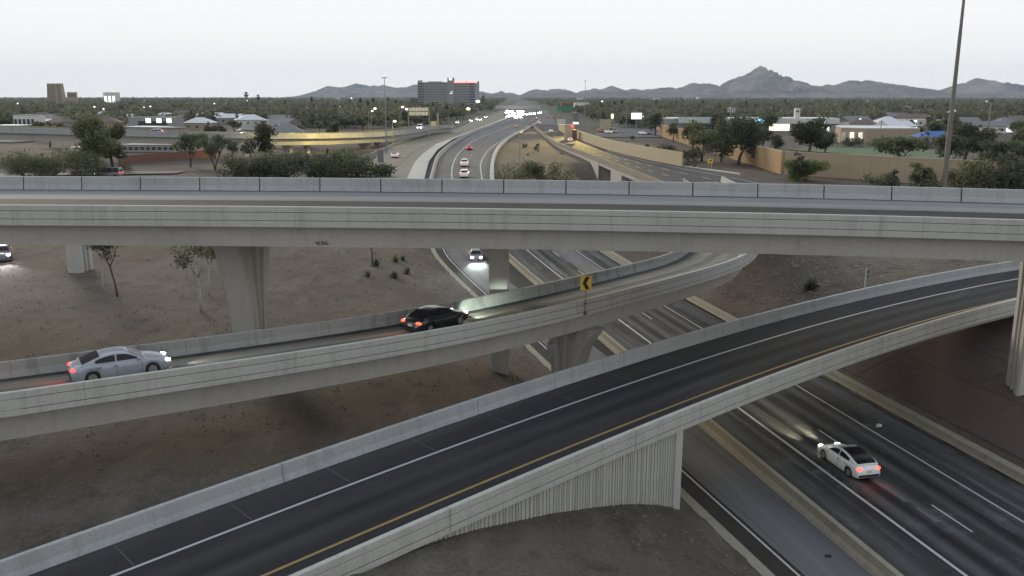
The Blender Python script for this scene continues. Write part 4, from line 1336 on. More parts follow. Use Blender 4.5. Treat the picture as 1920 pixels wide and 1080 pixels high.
# silos
for k, (px, wpx) in enumerate(((1844, 6), (1852, 6), (1862, 5))):
    q = pY(px, 205, 900)
    t = thing('silo', ('left', 'middle', 'right')[k] + ' one of three pale silos standing above the trees at far right', 'silo', (q[0], 900, 7))
    MB().tube([(q[0], 900, 7), (q[0], 900, pY(px, 200, 900)[2])], 1.6, 12).build('shell', M['stucco_w' if k < 2 else 'conc'], t)
    MB().tube([(q[0], 900, pY(px, 200, 900)[2]), (q[0], 900, pY(px, 199.2, 900)[2])], [1.7, 0.5], 12).build('cap', M['stucco_g'], t)
for k, (px, py, wpx, lab) in enumerate(((1877, 243, 26, 'bright white tent roof among dark trees at far right'), (1885, 262, 9, 'small white roof below the bright tent at far right'))):
    q = pY(px, py + 5, 420)
    t = thing('tent', lab, 'tent', (q[0], 420, 7))
    w_ = wpx * 420 / F
    zt_, zb_ = pY(px, py - 4, 420)[2], pY(px, py + 4, 420)[2]
    MB().add([(q[0] - w_ / 2, 416, zb_), (q[0] + w_ / 2, 416, zb_), (q[0] + w_ / 2, 424, zb_), (q[0] - w_ / 2, 424, zb_), (q[0] - w_ * .3, 420, zt_), (q[0] + w_ * .3, 420, zt_)], [(0, 1, 5, 4), (2, 3, 4, 5), (1, 2, 5), (3, 0, 4), (0, 3, 2, 1)]).build('canvas', M['warmwin'], t)  # canvas is given a glow of its own to look bright
    for sx in (-1, 1):
        MB().tube([(q[0] + sx * w_ * .45, 417, 6.8), (q[0] + sx * w_ * .45, 417, zb_ + .1)], 0.15, 6).build('post', M['steel'], t)
# pale blocks far off at the foot of the mountains
for k, (px0, px1, pt, Y, mt) in enumerate(((1227, 1238, 184, 2600, 'stucco_w'), (1285, 1302, 184, 2500, 'stucco_g'), (1308, 1313, 182, 2500, 'stucco_w'), (1345, 1366, 184, 2400, 'stucco_g'), (1398, 1404, 186, 2600, 'stucco_w'), (1540, 1549, 195, 1700, 'stucco_w'), (1572, 1579, 195, 1700, 'stucco_w'), (1625, 1646, 189, 2300, 'stucco_w'), (628, 634, 183, 2200, 'stucco_w'), (640, 660, 183, 2200, 'stucco_g'), (1083, 1094, 183.5, 2200, 'stucco_w'), (1078, 1104, 193, 900, 'stucco_w'), (1053, 1074, 193, 950, 'brick'), (768, 786, 184, 1300, 'roof_b'), (903, 908, 180, 1250, 'roof_b'))):
    mname = {'stucco_w': 'white', 'stucco_g': 'grey', 'roof_b': 'brown', 'brick': 'reddish'}[mt]
    lab = 'low ' + mname + ' block far away in the town below the mountains'
    block('distant_building', lab, 'building', px0, px1, pt, Y, 20, mt, 1, 3, group=lab)
# overpass far down the freeway
q0, q1 = pY(930, 205, 760), pY(1012, 205, 760)
t = thing('distant_overpass', 'low grey road bridge crossing the freeway far away', 'bridge', (q0 + q1) / 2)
MB().box(((q0[0] + q1[0]) / 2, 760, 14.2), (q1[0] - q0[0], 12, 1.6)).build('girder', M['conc'], t)
MB().box(((q0[0] + q1[0]) / 2, 754, 15.6), (q1[0] - q0[0], 0.4, 1.15)).build('parapet', M['conc_top'], t)
for px in (946, 984, 1006):
    MB().box((pY(px, 205, 760)[0], 760, 10.2), (1.4, 3, 6.5)).build('pillar', M['conc'], t)

# ------------------------------------------------------------------ vehicles: x forward, y left, z up
BEAM = 1.0 / 2 ** EXPO
def gauss(y, n=3):
    for _ in range(n):
        y = np.concatenate([[y[0]], (y[:-2] + 2 * y[1:-1] + y[2:]) / 4, [y[-1]]])
    return y
KINDS = {
 'sedan': dict(L=4.75, W=1.84, wb=(-1.42, 1.42), r=.335, top=[(-2.375, .80), (-2.3, .95), (-1.75, 1.03), (-1.2, 1.0), (0.9, .98), (1.1, .97), (1.8, .86), (2.2, .74), (2.375, .60)],
   roof=[(-1.95, 1.02), (-1.45, 1.20), (-.95, 1.37), (-.5, 1.435), (-.05, 1.44), (.3, 1.39), (.75, 1.17), (1.15, .97)], glass=[(-1.25, -.32), (-.24, .86)], ws=(.42, 1.08), rw=(-1.85, -1.0)),
 'hatch': dict(L=4.7, W=1.86, wb=(-1.44, 1.44), r=.35, top=[(-2.35, .78), (-2.28, 1.0), (-1.9, 1.09), (-1.2, 1.02), (.9, .98), (1.1, .96), (1.8, .84), (2.2, .70), (2.35, .56)],
   roof=[(-2.15, 1.08), (-1.6, 1.27), (-1.0, 1.40), (-.5, 1.45), (0, 1.45), (.35, 1.38), (.8, 1.16), (1.25, .95)], glass=[(-1.35, -.32), (-.24, .92)], ws=(.45, 1.18), rw=(-2.05, .25)),
 'suv': dict(L=4.8, W=1.92, wb=(-1.42, 1.42), r=.37, top=[(-2.4, .9), (-2.33, 1.1), (-1.8, 1.14), (1.0, 1.1), (1.9, 1.02), (2.3, .9), (2.4, .7)],
   roof=[(-2.3, 1.14), (-2.0, 1.55), (-1.6, 1.70), (-.6, 1.74), (.1, 1.72), (.5, 1.58), (1.1, 1.12)], glass=[(-1.85, -.95), (-.88, -.1), (-.02, .75)], ws=(.45, 1.0), rw=(-2.25, -1.98)),
 'van': dict(L=5.6, W=2.0, wb=(-1.7, 1.75), r=.37, top=[(-2.8, 1.1), (-2.74, 1.2), (1.5, 1.2), (2.2, 1.14), (2.7, .95), (2.8, .7)],
   roof=[(-2.78, 1.2), (-2.7, 2.1), (-2.4, 2.25), (.6, 2.25), (1.0, 2.1), (1.9, 1.2)], glass=[(-2.4, -1.2), (-1.1, .1), (.2, 1.2)], ws=(1.05, 1.75), rw=(-2.76, -2.66)),
 'pickup': dict(L=5.6, W=1.98, wb=(-1.75, 1.85), r=.40, top=[(-2.8, .95), (-2.75, 1.12), (-.6, 1.14), (1.2, 1.14), (2.3, 1.08), (2.7, .9), (2.8, .7)],
   roof=[(-.62, 1.14), (-.55, 1.7), (-.2, 1.84), (.5, 1.84), (.9, 1.66), (1.45, 1.14)], glass=[(-.42, .25), (.33, 1.05)], ws=(.92, 1.35), rw=(-.61, -.55)),
}
def ellipsoid(c, r, nu=8, nv=6):
    P = []
    for i in range(nv + 1):
        b = -math.pi / 2 + math.pi * i / nv
        P.append([(c[0] + r[0] * math.cos(b) * math.cos(2 * math.pi * j / nu), c[1] + r[1] * math.cos(b) * math.sin(2 * math.pi * j / nu), c[2] + r[2] * math.sin(b)) for j in range(nu + 1)])
    return MB().grid(P)
CARM = {}
def fixn(me):
    bm = bmesh.new()
    bm.from_mesh(me)
    bmesh.ops.remove_doubles(bm, verts=bm.verts, dist=0.0005)
    bmesh.ops.recalc_face_normals(bm, faces=bm.faces)
    bm.to_mesh(me)
    bm.free()
    return me
def car_parts(kind):
    """meshes of one kind of car, shared by all cars of that kind: list of (name, mesh, parent index or None)"""
    if kind in CARM:
        return CARM[kind]
    k = KINDS[kind]
    L, Wd, r = k['L'], k['W'], k['r']
    xs = np.linspace(-L / 2, L / 2, 61)
    tp = gauss(np.interp(xs, *zip(*k['top'])), 3)
    hw = Wd / 2 * (1 - 0.16 * np.abs(xs / (L / 2)) ** 5 - 0.03 * (xs > 0) * (xs / (L / 2)) ** 2)
    wfun = lambda x: np.interp(x, xs, hw)
    tfun = lambda x: np.interp(x, xs, tp)
    zb = np.full(61, .21) + .10 * (np.abs(xs) / (L / 2)) ** 8
    for xw in k['wb']:
        d = np.abs(xs - xw)
        a = r + .045
        zb = np.where(d < a, np.maximum(zb, r + np.sqrt(np.maximum(a * a - d * d, 0)) * .98), zb)
    fz = (0, .06, .35, .62, .86, .96, 1.0, 1.0)
    P = []
    for i, x in enumerate(xs):
        w, t, z0 = hw[i], tp[i], zb[i]
        ys = (w - .03, w - .005, w + .008, w + .012, w - .02, w - .08, w * .6, 0)
        half = [(x, y, z0 + (t - z0) * f + (.02 if y < .1 else (.014 if y < w * .7 else 0))) for y, f in zip(ys, fz)]
        P.append([(p[0], -p[1], p[2]) for p in half] + half[-2::-1])
    body = MB().grid(P)
    n = len(P[0])
    body.f.append(tuple(range(n)))
    body.f.append(tuple(range(60 * n, 61 * n))[::-1])
    rx = np.linspace(k['roof'][0][0], k['roof'][-1][0], 41)
    rz_ = gauss(np.interp(rx, *zip(*k['roof'])), 2)
    rf = lambda x: np.interp(x, rx, rz_)
    wbf = lambda x: wfun(x) - .075
    wrf = lambda x: wbf(x) - max(0.0, rf(x) - tfun(x)) * (.34 if kind not in ('van',) else .14)
    P = []
    for x in rx:
        z0, z1 = tfun(x) - .03, max(rf(x), tfun(x) - .02)
        a, b = wbf(x), wrf(x)
        half = [(x, a, z0), (x, a + (b - a) * .55, z0 + (z1 - z0) * .6), (x, b, z1 - .05 * min(1, (z1 - z0) * 3)), (x, b - .10, z1), (x, b * .45, z1 + .015), (x, 0, z1 + .02)]
        P.append([(p[0], -p[1], p[2]) for p in half] + half[-2::-1])
    body.grid(P)
    parts = [('body', fixn(body.mesh('car_body', None, True)), None, 'paint')]
    for g0, g1 in k['glass']:
        for sg in (-1, 1):
            G = []
            for x in np.linspace(g0, g1, 10):
                zl, zh = tfun(x) + .05, max(rf(x) - .075, tfun(x) + .055)
                z0, z1 = tfun(x) - .03, rf(x)
                row = []
                for f in (0, .5, 1):
                    z = zl + (zh - zl) * f
                    q = min(1, (z - z0) / max(z1 - z0, .05))
                    y = wbf(x) + (wrf(x) - wbf(x)) * (q / .6 * .55 if q < .6 else .55 + (q - .6) / .4 * .45) + .012
                    row.append((x, sg * y, z))
                G.append(row)
            parts.append(('side_window', fixn(MB().grid(G).mesh('side_window', None, True)), None, 'glass'))
    for nm, (g0, g1) in (('windscreen', k['ws']), ('rear_window', k['rw'])):
        G = []
        for x in np.linspace(g0, g1, 9):
            b = max(.3, wrf(x) - .09)
            G.append([(x, b * f, rf(x) + .03 - .012 * abs(f)) for f in np.linspace(-1, 1, 7)])
        if nm == 'rear_window' and abs(g1 - g0) < .12:
            G = [[(g0 - .03 + (g1 - g0) * f, y, 1.25 + .32 * f if kind != 'van' else 1.35 + .6 * f) for y in np.linspace(-.7, .7, 5)] for f in (0, .5, 1)]
        parts.append((nm, fixn(MB().grid(G).mesh(nm, None, True)), None, 'glass'))
    un = MB().box((0, 0, .34), (L - .35, Wd - .5, .3))
    for xw in k['wb']:
        un.box((xw, 0, .5), (r * 2 + .02, Wd - .36, .35))
    parts.append(('underbody', un.mesh('underbody'), None, 'under'))
    tm = MB()
    tm.tube([(0, -.11, 0), (0, -.10, 0), (0, .10, 0), (0, .11, 0)], [r - .03, r, r, r - .03], 20)
    tme = tm.mesh('tyre', None, False)
    rm = MB()
    rm.tube([(0, .105, 0), (0, .118, 0)], [r * .66, r * .63], 16)
    for j in range(5):
        aa = 2 * math.pi * j / 5
        rm.box((math.cos(aa) * r * .33, .122, math.sin(aa) * r * .33), (.06, .02, .06))
    rme = rm.mesh('rim')
    for xw in k['wb']:
        for sg in (-1, 1):
            parts.append(('wheel', tme, (xw, sg * (float(wfun(xw)) - .13), r, sg), 'tyre', rme))
    xh = L / 2 - .24
    hz = .68 if kind in ('sedan', 'hatch') else .9
    for sg in (-1, 1):
        parts.append(('headlight', ellipsoid((xh, sg * (float(wfun(xh)) - .2), hz), (.24, .20, .075)).mesh('headlight', None, True), None, 'head'))
    xt = -L / 2 + .12
    tz = {'sedan': .83, 'hatch': .86, 'suv': 1.05, 'van': 1.2, 'pickup': 1.0}[kind]
    for sg in (-1, 1):
        parts.append(('tail_light', ellipsoid((xt, sg * (float(wfun(xt)) - .17), tz), (0.15, .23, .095)).mesh('tail_light', None, True), None, 'tail'))
    parts.append(('number_plate', MB().box((-L / 2 - .012, 0, tz - .16), (.03, .34, .15)).mesh('number_plate'), None, 'plate'))
    parts.append(('bumper', MB().box((-L / 2 + .02, 0, .42), (.12, Wd * .78, .14)).mesh('bumper'), None, 'under'))
    for sg in (-1, 1):
        parts.append(('side_mirror', ellipsoid((.78, sg * (Wd / 2 + .05), float(tfun(.78)) + .08), (.09, .11, .07)).mesh('side_mirror', None, True), None, 'paint'))
        for xd in ((-.35, -1.05) if kind != 'pickup' else (.2, -.45)):
            parts.append(('door_handle', MB().box((xd, sg * (Wd / 2 + .008), float(tfun(xd)) - .16), (.18, .03, .03)).mesh('door_handle'), None, 'under'))
        for xd in (.92, -.28, -1.2):
            parts.append(('door_seam', MB().box((xd, sg * (Wd / 2 + .002), .60), (.012, .03, .58)).mesh('door_seam'), None, 'under'))
    CARM[kind] = parts
    return parts
FARPARTS = {'body', 'windscreen', 'rear_window', 'side_window', 'wheel', 'headlight', 'tail_light', 'underbody'}
def bloom_lamp(me_):  # enlarged glowing headlight that stands in for lens bloom
    if me_.name not in BIG:
        b = me_.copy()
        c0 = np.mean([v.co for v in b.vertices], axis=0)
        for v in b.vertices:
            v.co = Vector(c0) + (v.co - Vector(c0)) * Vector((1.2, 2.0, 4.5))
        BIG[me_.name] = b
    return BIG[me_.name]
BIG = {}
def car(kind, paint, label, loc, direction, near=False, head='head', tail='tail', lit=(True, True), group=None, pitch=0.0, name='car', cat='car', beams=None, big=False):
    rz = math.atan2(direction[1], direction[0])
    t = thing(name, label, cat, loc, rz, group)
    t.rotation_euler = (0, -pitch, rz)
    for p in car_parts(kind):
        nm, me_, par, mk_ = p[:4]
        if not near and nm not in FARPARTS:
            continue
        key = {'paint': paint, 'head': head if lit[0] else 'rim', 'tail': tail if lit[1] else 'under'}.get(mk_, mk_)
        if isinstance(key, tuple):
            key = key[0]
        o = bpy.data.objects.new(nm, me_)
        C.objects.link(o)
        o.parent = t
        if not me_.materials:
            me_.materials.append(M[key])
        o.material_slots[0].link = 'OBJECT'
        o.material_slots[0].material = M[key]
        if big and nm == 'headlight':
            o.data = bloom_lamp(me_)
        if nm == 'wheel':
            o.location = par[:3]
            o.rotation_euler = (0, 0, 0 if par[3] > 0 else math.pi)
            if near:
                rim = bpy.data.objects.new('rim', p[4])
                C.objects.link(rim)
                rim.parent = o
                if not p[4].materials:
                    p[4].materials.append(M['rim'])
    if beams:
        L = KINDS[kind]['L']
        for sg in (-1, 1):
            ld = bpy.data.lights.new('headlight_beam', 'SPOT')
            ld.energy, ld.color = beams[0] * BEAM, beams[1]
            ld.spot_size, ld.spot_blend = R(beams[2]), 0.8
            ld.shadow_soft_size = 0.03
            lo = bpy.data.objects.new('headlight_beam', ld)
            C.objects.link(lo)
            lo.parent = t
            lo.location = (L / 2 + .12, sg * .62, .68)
            lo.rotation_euler = Vector((1, beams[4] if len(beams) > 4 else 0, -beams[3])).to_track_quat('-Z', 'Y').to_euler()
    return t
def tail_glow(t, L, e):
    ld = bpy.data.lights.new('tail_glow', 'SPOT')
    ld.energy, ld.color, ld.spot_size, ld.spot_blend, ld.shadow_soft_size = e * BEAM, (1.0, .06, .04), R(150), .9, .15
    lo = bpy.data.objects.new('tail_glow', ld)
    C.objects.link(lo)
    lo.parent = t
    lo.location = (-L / 2 - .12, 0, .8)
    lo.rotation_euler = Vector((-1, 0, -.5)).to_track_quat('-Z', 'Y').to_euler()
def s_at_px(path, px, o, dz, e):
    best = None
    for s in np.arange(0, path.L, 0.25):
        x, y, d = proj(path.at(s, o, dz, e))
        if d > 1 and (best is None or abs(x - px) < best[0]):
            best = (abs(x - px), s)
    return best[1]
# the three cars seen close
s = s_at_px(PL, 224, 3.9, -HL, EL)
p, d = PL.at(s, 3.9, -HL - 0.02, EL), PL.dirn(s)
t_ = car('sedan', 'p_silver', 'silver four door saloon with lit red tail light on the curved ramp', p, d, True, beams=(300, (0.95, 1, 0.96), 60, 0.25))
tail_glow(t_, 4.75, 90)
s = s_at_px(PL, 819, 4.0, -HL, EL)
p, d = PL.at(s, 4.0, -HL - 0.02, EL), PL.dirn(s)
d = np.array((d[0] * math.cos(R(11)) - d[1] * math.sin(R(11)), d[0] * math.sin(R(11)) + d[1] * math.cos(R(11))))
t_ = car('sedan', 'p_black', 'black saloon with glowing brake light lighting the ramp parapet ahead', p, d, True, tail='tailamber', beams=(2200, (0.80, 1.0, 0.86), 40, 0.27, 0.3))
tail_glow(t_, 4.75, 110)
best = None
for s in np.arange(0, PM.L, .2):
    x, y, dd = proj(PM.at(s, -1.85, .5))
    if best is None or abs(y - 862) < best[0]:
        best = (abs(y - 862), s)
s = best[1]
t_ = car('hatch', 'p_white', 'white hatchback with dark glass roof on the freeway at lower right', PM.at(s, -1.85, 0.0), PM.dirn(s), True, tail='tailamber', beams=(6500, (1.0, 0.97, 0.62), 30, 0.05))
tail_glow(t_, 4.7, 45)
# cars of middle distance
def gcar(px, py, z, dirpx, kind, paint, label, group=None, lit=(True, True), head='head', tail='tail', beams=None, near=False, name='car', cat='car', dz=0.0, big=False):
    p = pz(px, py, z)
    q = pz(dirpx[0], dirpx[1], z)
    return car(kind, paint, label, p + np.array((0, 0, dz)), (q - p)[:2], near, head, tail, lit, group, 0, name, cat, beams, big)
gcar(892, 489, 0.02, (905, 530), 'suv', 'p_grey', 'car with two glaring white headlights coming down the side road below the flyover', head='headbright', beams=(2400, (0.86, 1.0, 0.95), 60, 0.08), near=True)
q = pg(6, 488)
car('suv', 'p_grey', 'car with white headlights under the flyover at the far left edge', q + np.array((0, 0, .05)), (0.55, -1), head='headbright', beams=(1500, (1, 1, .95), 60, .08))
gcar(205, 335, 6.95, (150, 335), 'van', 'p_grey', 'van with white roof on the frontage road behind the flyover parapet', name='van', cat='van', dz=.15)
q = pz(205, 335, 6.95)
gcar(870.5, 332, 7.05, (871, 322), 'suv', 'p_white', 'white car half hidden behind the flyover parapet on the freeway')
gcar(871, 311.5, 7.05, (873, 300), 'pickup', 'p_white', 'white pickup truck driving away on the bending freeway', name='pickup_truck', cat='pickup')
gcar(880.5, 281, 7.05, (889, 270), 'sedan', 'p_red', 'red car with bright lights driving away on the bending freeway', tail='tail')
gcar(968, 238.5, 7.05, (985, 228), 'sedan', 'p_tan', 'pale car driving away just short of the glare on the freeway')
gcar(741, 295, 7.5, (790, 268), 'hatch', 'p_white', 'white car alone on the pale left carriageway', lit=(True, True))
for px, py, kd, pt, lab, hd in ((846, 237.5, 'hatch', 'p_red', 'red car first in the oncoming row at left carriageway', 'head'), (858, 232, 'suv', 'p_white', 'white car second in the oncoming row behind the red car', 'head'), (883, 228.5, 'suv', 'p_white', 'white car with headlights third in the oncoming row', 'headbright'), (894, 226, 'van', 'p_white', 'long white van in the oncoming row', 'headbright'), (901, 226, 'sedan', 'p_tan', 'pale car beside the long white van in the oncoming row', 'headbright'), (911, 221.5, 'suv', 'p_black', 'black car last in the oncoming row at left carriageway', 'headbright')):
    gcar(px, py, 7.6, (px - 50, py + 22), kd, pt, lab, None, (True, False), hd)
gcar(1069, 264, 8.0, (1040, 250), 'sedan', 'p_white', 'white car with dark roof nearest on the lit right ramp', dz=-.3)
gcar(1033, 247, 7.9, (1020, 236), 'sedan', 'p_white', 'white car second on the right ramp before the curve', dz=-.3)
gcar(1012, 231, 7.6, (1008, 222), 'sedan', 'p_white', 'white car third on the right ramp beside the soil island', dz=-.3)
for px, py, pt, lab in ((1007, 224, 'p_red', 'red car with lit tail lights left of two others before the green sign'), (1027, 221, 'p_red', 'red car in the middle of three braking before the green sign'), (1035, 220, 'p_grey', 'grey car with lit tail lights rightmost before the green sign')):
    gcar(px, py, 7.1, (px - 12, py - 10), 'sedan', pt, lab)
rr = random.Random(12)
for k in range(40):  # extra cars with oversized lamps, added to imitate the bloom of the glare
    px, py = 947 + rr.uniform(0, 36), 223 - rr.uniform(0, 14)
    kd_, pt_ = rr.choice(['suv', 'sedan', 'van', 'pickup']), rr.choice(['p_white', 'p_grey', 'p_black', 'p_tan'])
    lab = '%s %s with oversized glaring headlights in the bright cluster far down the freeway' % ({'p_white': 'white', 'p_grey': 'grey', 'p_black': 'black', 'p_tan': 'champagne'}[pt_], {'suv': 'tall car', 'sedan': 'saloon', 'van': 'van', 'pickup': 'pickup'}[kd_])
    gcar(px, py, 7.1, (px - 4, py + 12), kd_, pt_, lab, lab, (True, False), 'headbright', big=True)
for k in range(12):
    px, py = 983 + k * 2.7 + rr.uniform(-1, 1), 216.5 - k * .35 + rr.uniform(-.6, .6)
    gcar(px, py, 7.1, (px - 3, py + 12), rr.choice(['suv', 'sedan']), rr.choice(['p_white', 'p_grey', 'p_black']), 'oncoming car in the white row right of the glare', 'oncoming cars right of the glare', (True, False), 'headbright', big=True)  # headlights oversized here too, in place of bloom
# on the far left flyover
def ecar(px, o, kd, pt, lab, away, hd='head', nm='car', lit=(True, True)):
    s = s_at_px(PE, px, o, -.92, 0)
    d = PE.dirn(s) * (1 if away else -1)
    return car(kd, pt, lab, PE.at(s, o, -1.22), d, False, hd, 'tail', lit, None, 0, nm, 'van' if nm == 'van' else 'car')
ecar(290, 3.0, 'suv', 'p_white', 'white car high on the far left flyover above the brick wall', False)
ecar(457, 3.0, 'sedan', 'p_white', 'white car on the far flyover beside a tall tree crown', False)
ecar(546, 3.2, 'sedan', 'p_grey', 'grey car with white headlights where the far flyover turns yellow', False, 'headbright', lit=(True, False))
ecar(685, 3.2, 'sedan', 'p_red', 'dark red car on the yellow lit stretch of far flyover', False, 'head', lit=(True, False))
ecar(788, 3.6, 'van', 'p_white', 'white van where the far flyover reaches the freeway', False, 'headbright', 'van', lit=(True, False))
for px, py, kd, pt, lab in ((347, 236, 'pickup', 'p_white', 'white pickup parked by houses above the left flyover'), (371, 236.5, 'sedan', 'p_white', 'white car parked in the street above the left flyover'), (402, 234.5, 'suv', 'p_white', 'white boxy car parked beside a palm trunk at left'), (1127, 248, 'suv', 'p_red', 'red vehicle parked in the lot by the billboard'), (1141, 250, 'sedan', 'p_white', 'white car parked right of the red vehicle'), (1150, 249, 'van', 'p_tan', 'tan van parked in the lot below the billboard'), (1205, 252, 'sedan', 'p_white', 'white car parked at the edge of the bare lot'), (1216, 252, 'suv', 'p_grey', 'grey car parked next to the white one by the bare lot')):
    gcar(px, py, 7.12, (px + 30, py + 2), kd, pt, lab, None, (False, False))

# ------------------------------------------------------------------ poles, lamps, signs
def spot(parent, loc, energy, color, size, target):
    ld = bpy.data.lights.new('lamp_light', 'SPOT')
    ld.energy, ld.color, ld.spot_size, ld.spot_blend, ld.shadow_soft_size = energy * BEAM, color, R(size), 0.7, 0.0
    lo = bpy.data.objects.new('lamp_light', ld)
    C.objects.link(lo)
    lo.parent = parent
    lo.location = Vector(loc) - Vector(parent.location)
    lo.rotation_euler = (Vector(target) - Vector(loc)).to_track_quat('-Z', 'Y').to_euler()
def high_mast(base, h, r0, label, ring=True, lit=None, arms=8, mat='steel'):
    t = thing('high_mast', label, 'light pole', base)
    b = np.array(base, float)
    MB().tube([b + (0, 0, -.4), b + (0, 0, .9), b + (0, 0, h * .33), b + (0, 0, h * .335), b + (0, 0, h * .66), b + (0, 0, h * .665), b + (0, 0, h)], [r0 * 1.05, r0, r0 * .82, r0 * .76, r0 * .6, r0 * .55, r0 * .36], 12).build('pole', M[mat], t, True)
    MB().tube([b + (0, 0, -.3), b + (0, 0, .12)], r0 * 1.8, 12).build('base_plate', M['conc'], t)
    if ring:
        c = b + (0, 0, h)
        MB().tube([c + (.55 * math.cos(a), .55 * math.sin(a), 0) for a in np.linspace(0, 2 * math.pi, 17)], .07, 5).build('lamp_ring', M['steel'], t)
        for k in range(arms):
            a = 2 * math.pi * k / arms
            MB().box(c + (.65 * math.cos(a), .65 * math.sin(a), -.1), (.3, .22, .22), a).build('lamp_head', M[lit or 'signback'], t)
    return t
bx = pY(1769, 352, 150)
high_mast((bx[0], bx[1], gz(bx[0], bx[1])), 42, .48, 'very tall weathered pole rising out of the picture at right', mat='weather')
b722 = pz(725, 285, 8.0)
mast1 = high_mast((b722[0], b722[1], gz(b722[0], b722[1])), 22.3, .24, 'tall light mast beside the yellow lit flyover', lit=None)
b1098 = pz(1096, 251, 7)
mast2 = high_mast((b1098[0], b1098[1], 7), 23.7, .24, 'tall thin light mast right of the green sign')
b973 = pg(974, 329)
high_mast((b973[0], b973[1], b973[2]), 9.4, .13, 'slim grey pole standing in the soil island', ring=False)
# sodium glow falls on the far flyover and on the right ramp
def lamp_post(px, py_top, py_base, Y, label, lit='lampwhite', arm=1.5, group=None, side=1, thick=.11, size=.42):
    q = pY(px, py_top, Y)
    g_ = gz(q[0] - side * arm, Y) if Y < 400 else 6.9
    t = thing('street_lamp', label, 'street lamp', (q[0] - side * arm, Y, g_), 0, group)
    x0 = q[0] - side * arm
    MB().tube([(x0, Y, g_ - .3), (x0, Y, q[2] - 1.2), (x0 + side * arm * .25, Y, q[2] - .25), (q[0], Y, q[2])], [thick * 1.2, thick, thick * .8, thick * .6], 6).build('pole', M['steel'], t)
    ellipsoid((q[0], Y, q[2] - .05), (size * 1.3, size, size * .8), 8, 6).build('lamp', M[lit], t, True)
    return t, q
tl, q = lamp_post(703, 203.5, 240, 330, 'lit street lamp right of a leafy tree above the yellow flyover', 'lampwarm')
q2 = PE.at(PE.find(x=float(pz(650, 248.5, 13.3)[0])), 2)
spot(tl, (q[0], q[1], q[2] - .6), 0.1, (1, .8, .3), 100, q2)
# warm light on the far flyover comes from the ring of the mast beside it
ring = Vector(mast1.location) + Vector((0, 0, 21.3))
for k in range(4):
    p_ = PE.at(PE.find(x=float(pz((530, 590, 650, 710)[k], 249, 13.8)[0])), -1.0)
    spot(mast1, ring + Vector((.4 * k - .6, 1.3, -.5)), 75000, (1.0, .76, .2), 40, p_)
ring2 = Vector(mast2.location) + Vector((0, 0, 22.8))
for k, (px_, py_) in enumerate(((1040, 262), (1075, 272), (1015, 245), (1115, 285))):
    spot(mast2, ring2 + Vector((.4 * k - .6, -1.6, -.5)), 150000, (1.0, .74, .2), 36, pz(px_, py_, 8.0))
lamp_post(755, 200.5, 240, 345, 'lit street lamp left of the overhead sign back, the higher of two', 'lampwhite')
lamp_post(763, 204.5, 240, 340, 'lit street lamp on a curved arm just left of the overhead sign back', 'lampwhite', 2.4)
lamp_post(698, 208, 240, 335, 'small lit lamp beside the larger lamp above the yellow flyover', 'lampwhite', size=.28)
lamp_post(740, 227, 245, 300, 'low lit lamp near the far end of the yellow flyover', 'lampwhite', .8, size=.42)
lamp_post(878, 204, 226, 520, 'round yellowish lit lamp below the hotel', 'lampwarm', .2, size=.9)
lamp_post(896, 190, 205, 800, 'lit lamp at the right corner of the hotel', 'lampwarm', .2, size=1.4)
for px, py, Y, sz in ((33, 194, 900, .9), (177, 200, 620, .75), (194, 204, 560, .7), (270, 201, 640, .5), (282, 199.5, 640, .75), (255, 200, 700, .4), (340, 227.5, 430, .5), (402, 194, 850, .8), (463, 188.5, 1100, .8), (575, 202.5, 600, .55), (659, 184, 1500, 1.3), (637, 200, 700, .5)):
    lamp_post(px, py, py + 12, Y, 'small white lit lamp among the trees of the town left of the freeway', 'lampwhite', .3, 'town lamps left of the freeway', size=sz * .6)
for px, py, Y, sz in ((1129, 190, 1200, 1.4), (1206, 218, 440, .3), (1369, 202, 700, .5), (1618, 207.5, 620, .8), (1613, 223.5, 450, .7), (1668, 228.5, 440, .6), (1717, 227, 440, .9), (1718, 239.5, 400, .6), (1761, 256, 330, .35), (1850, 190, 1300, .9), (1577, 196, 1500, 1.8), (1544, 196.5, 1500, 1.2), (1628, 190, 2000, 1.4), (1642, 190, 2000, 1.4), (1150, 211, 800, .7)):
    lamp_post(px, py, py + 12, Y, 'small white lit lamp among the trees of the town right of the freeway', 'lampwhite', .3, 'town lamps right of the freeway', size=sz * .6)
for k, (px, pt, Y) in enumerate(((1018, 171, 1000), (1021, 175, 1050), (1175, 213, 330), (1653, 225, 300))):
    q = pY(px, pt, Y)
    t = thing('utility_pole', 'thin grey utility pole ' + ('far off before the mountains, the taller of a pair', 'far off before the mountains, the shorter of a pair', 'at the bare lot left of the billboard', 'standing in front of the warehouse')[k], 'pole', (q[0], Y, 6.9))
    MB().tube([(q[0], Y, 6.5), (q[0], Y, q[2])], [.2, .11], 6).build('pole', M['steel'], t)
    MB().box((q[0], Y, q[2] - .6), (1.8, .12, .12)).build('cross_arm', M['steel'], t)
q = pY(1859, 189, 330)
t = thing('light_mast', 'grey mast with a dark lamp cluster among trees at far right', 'light pole', (q[0], 330, 6.9))
MB().tube([(q[0], 330, 6.5), (q[0], 330, q[2])], [.4, .25], 8).build('pole', M['steel'], t)
MB().box((q[0], 330, q[2]), (1.3, .8, .8)).build('lamp_cluster', M['darksteel'], t)
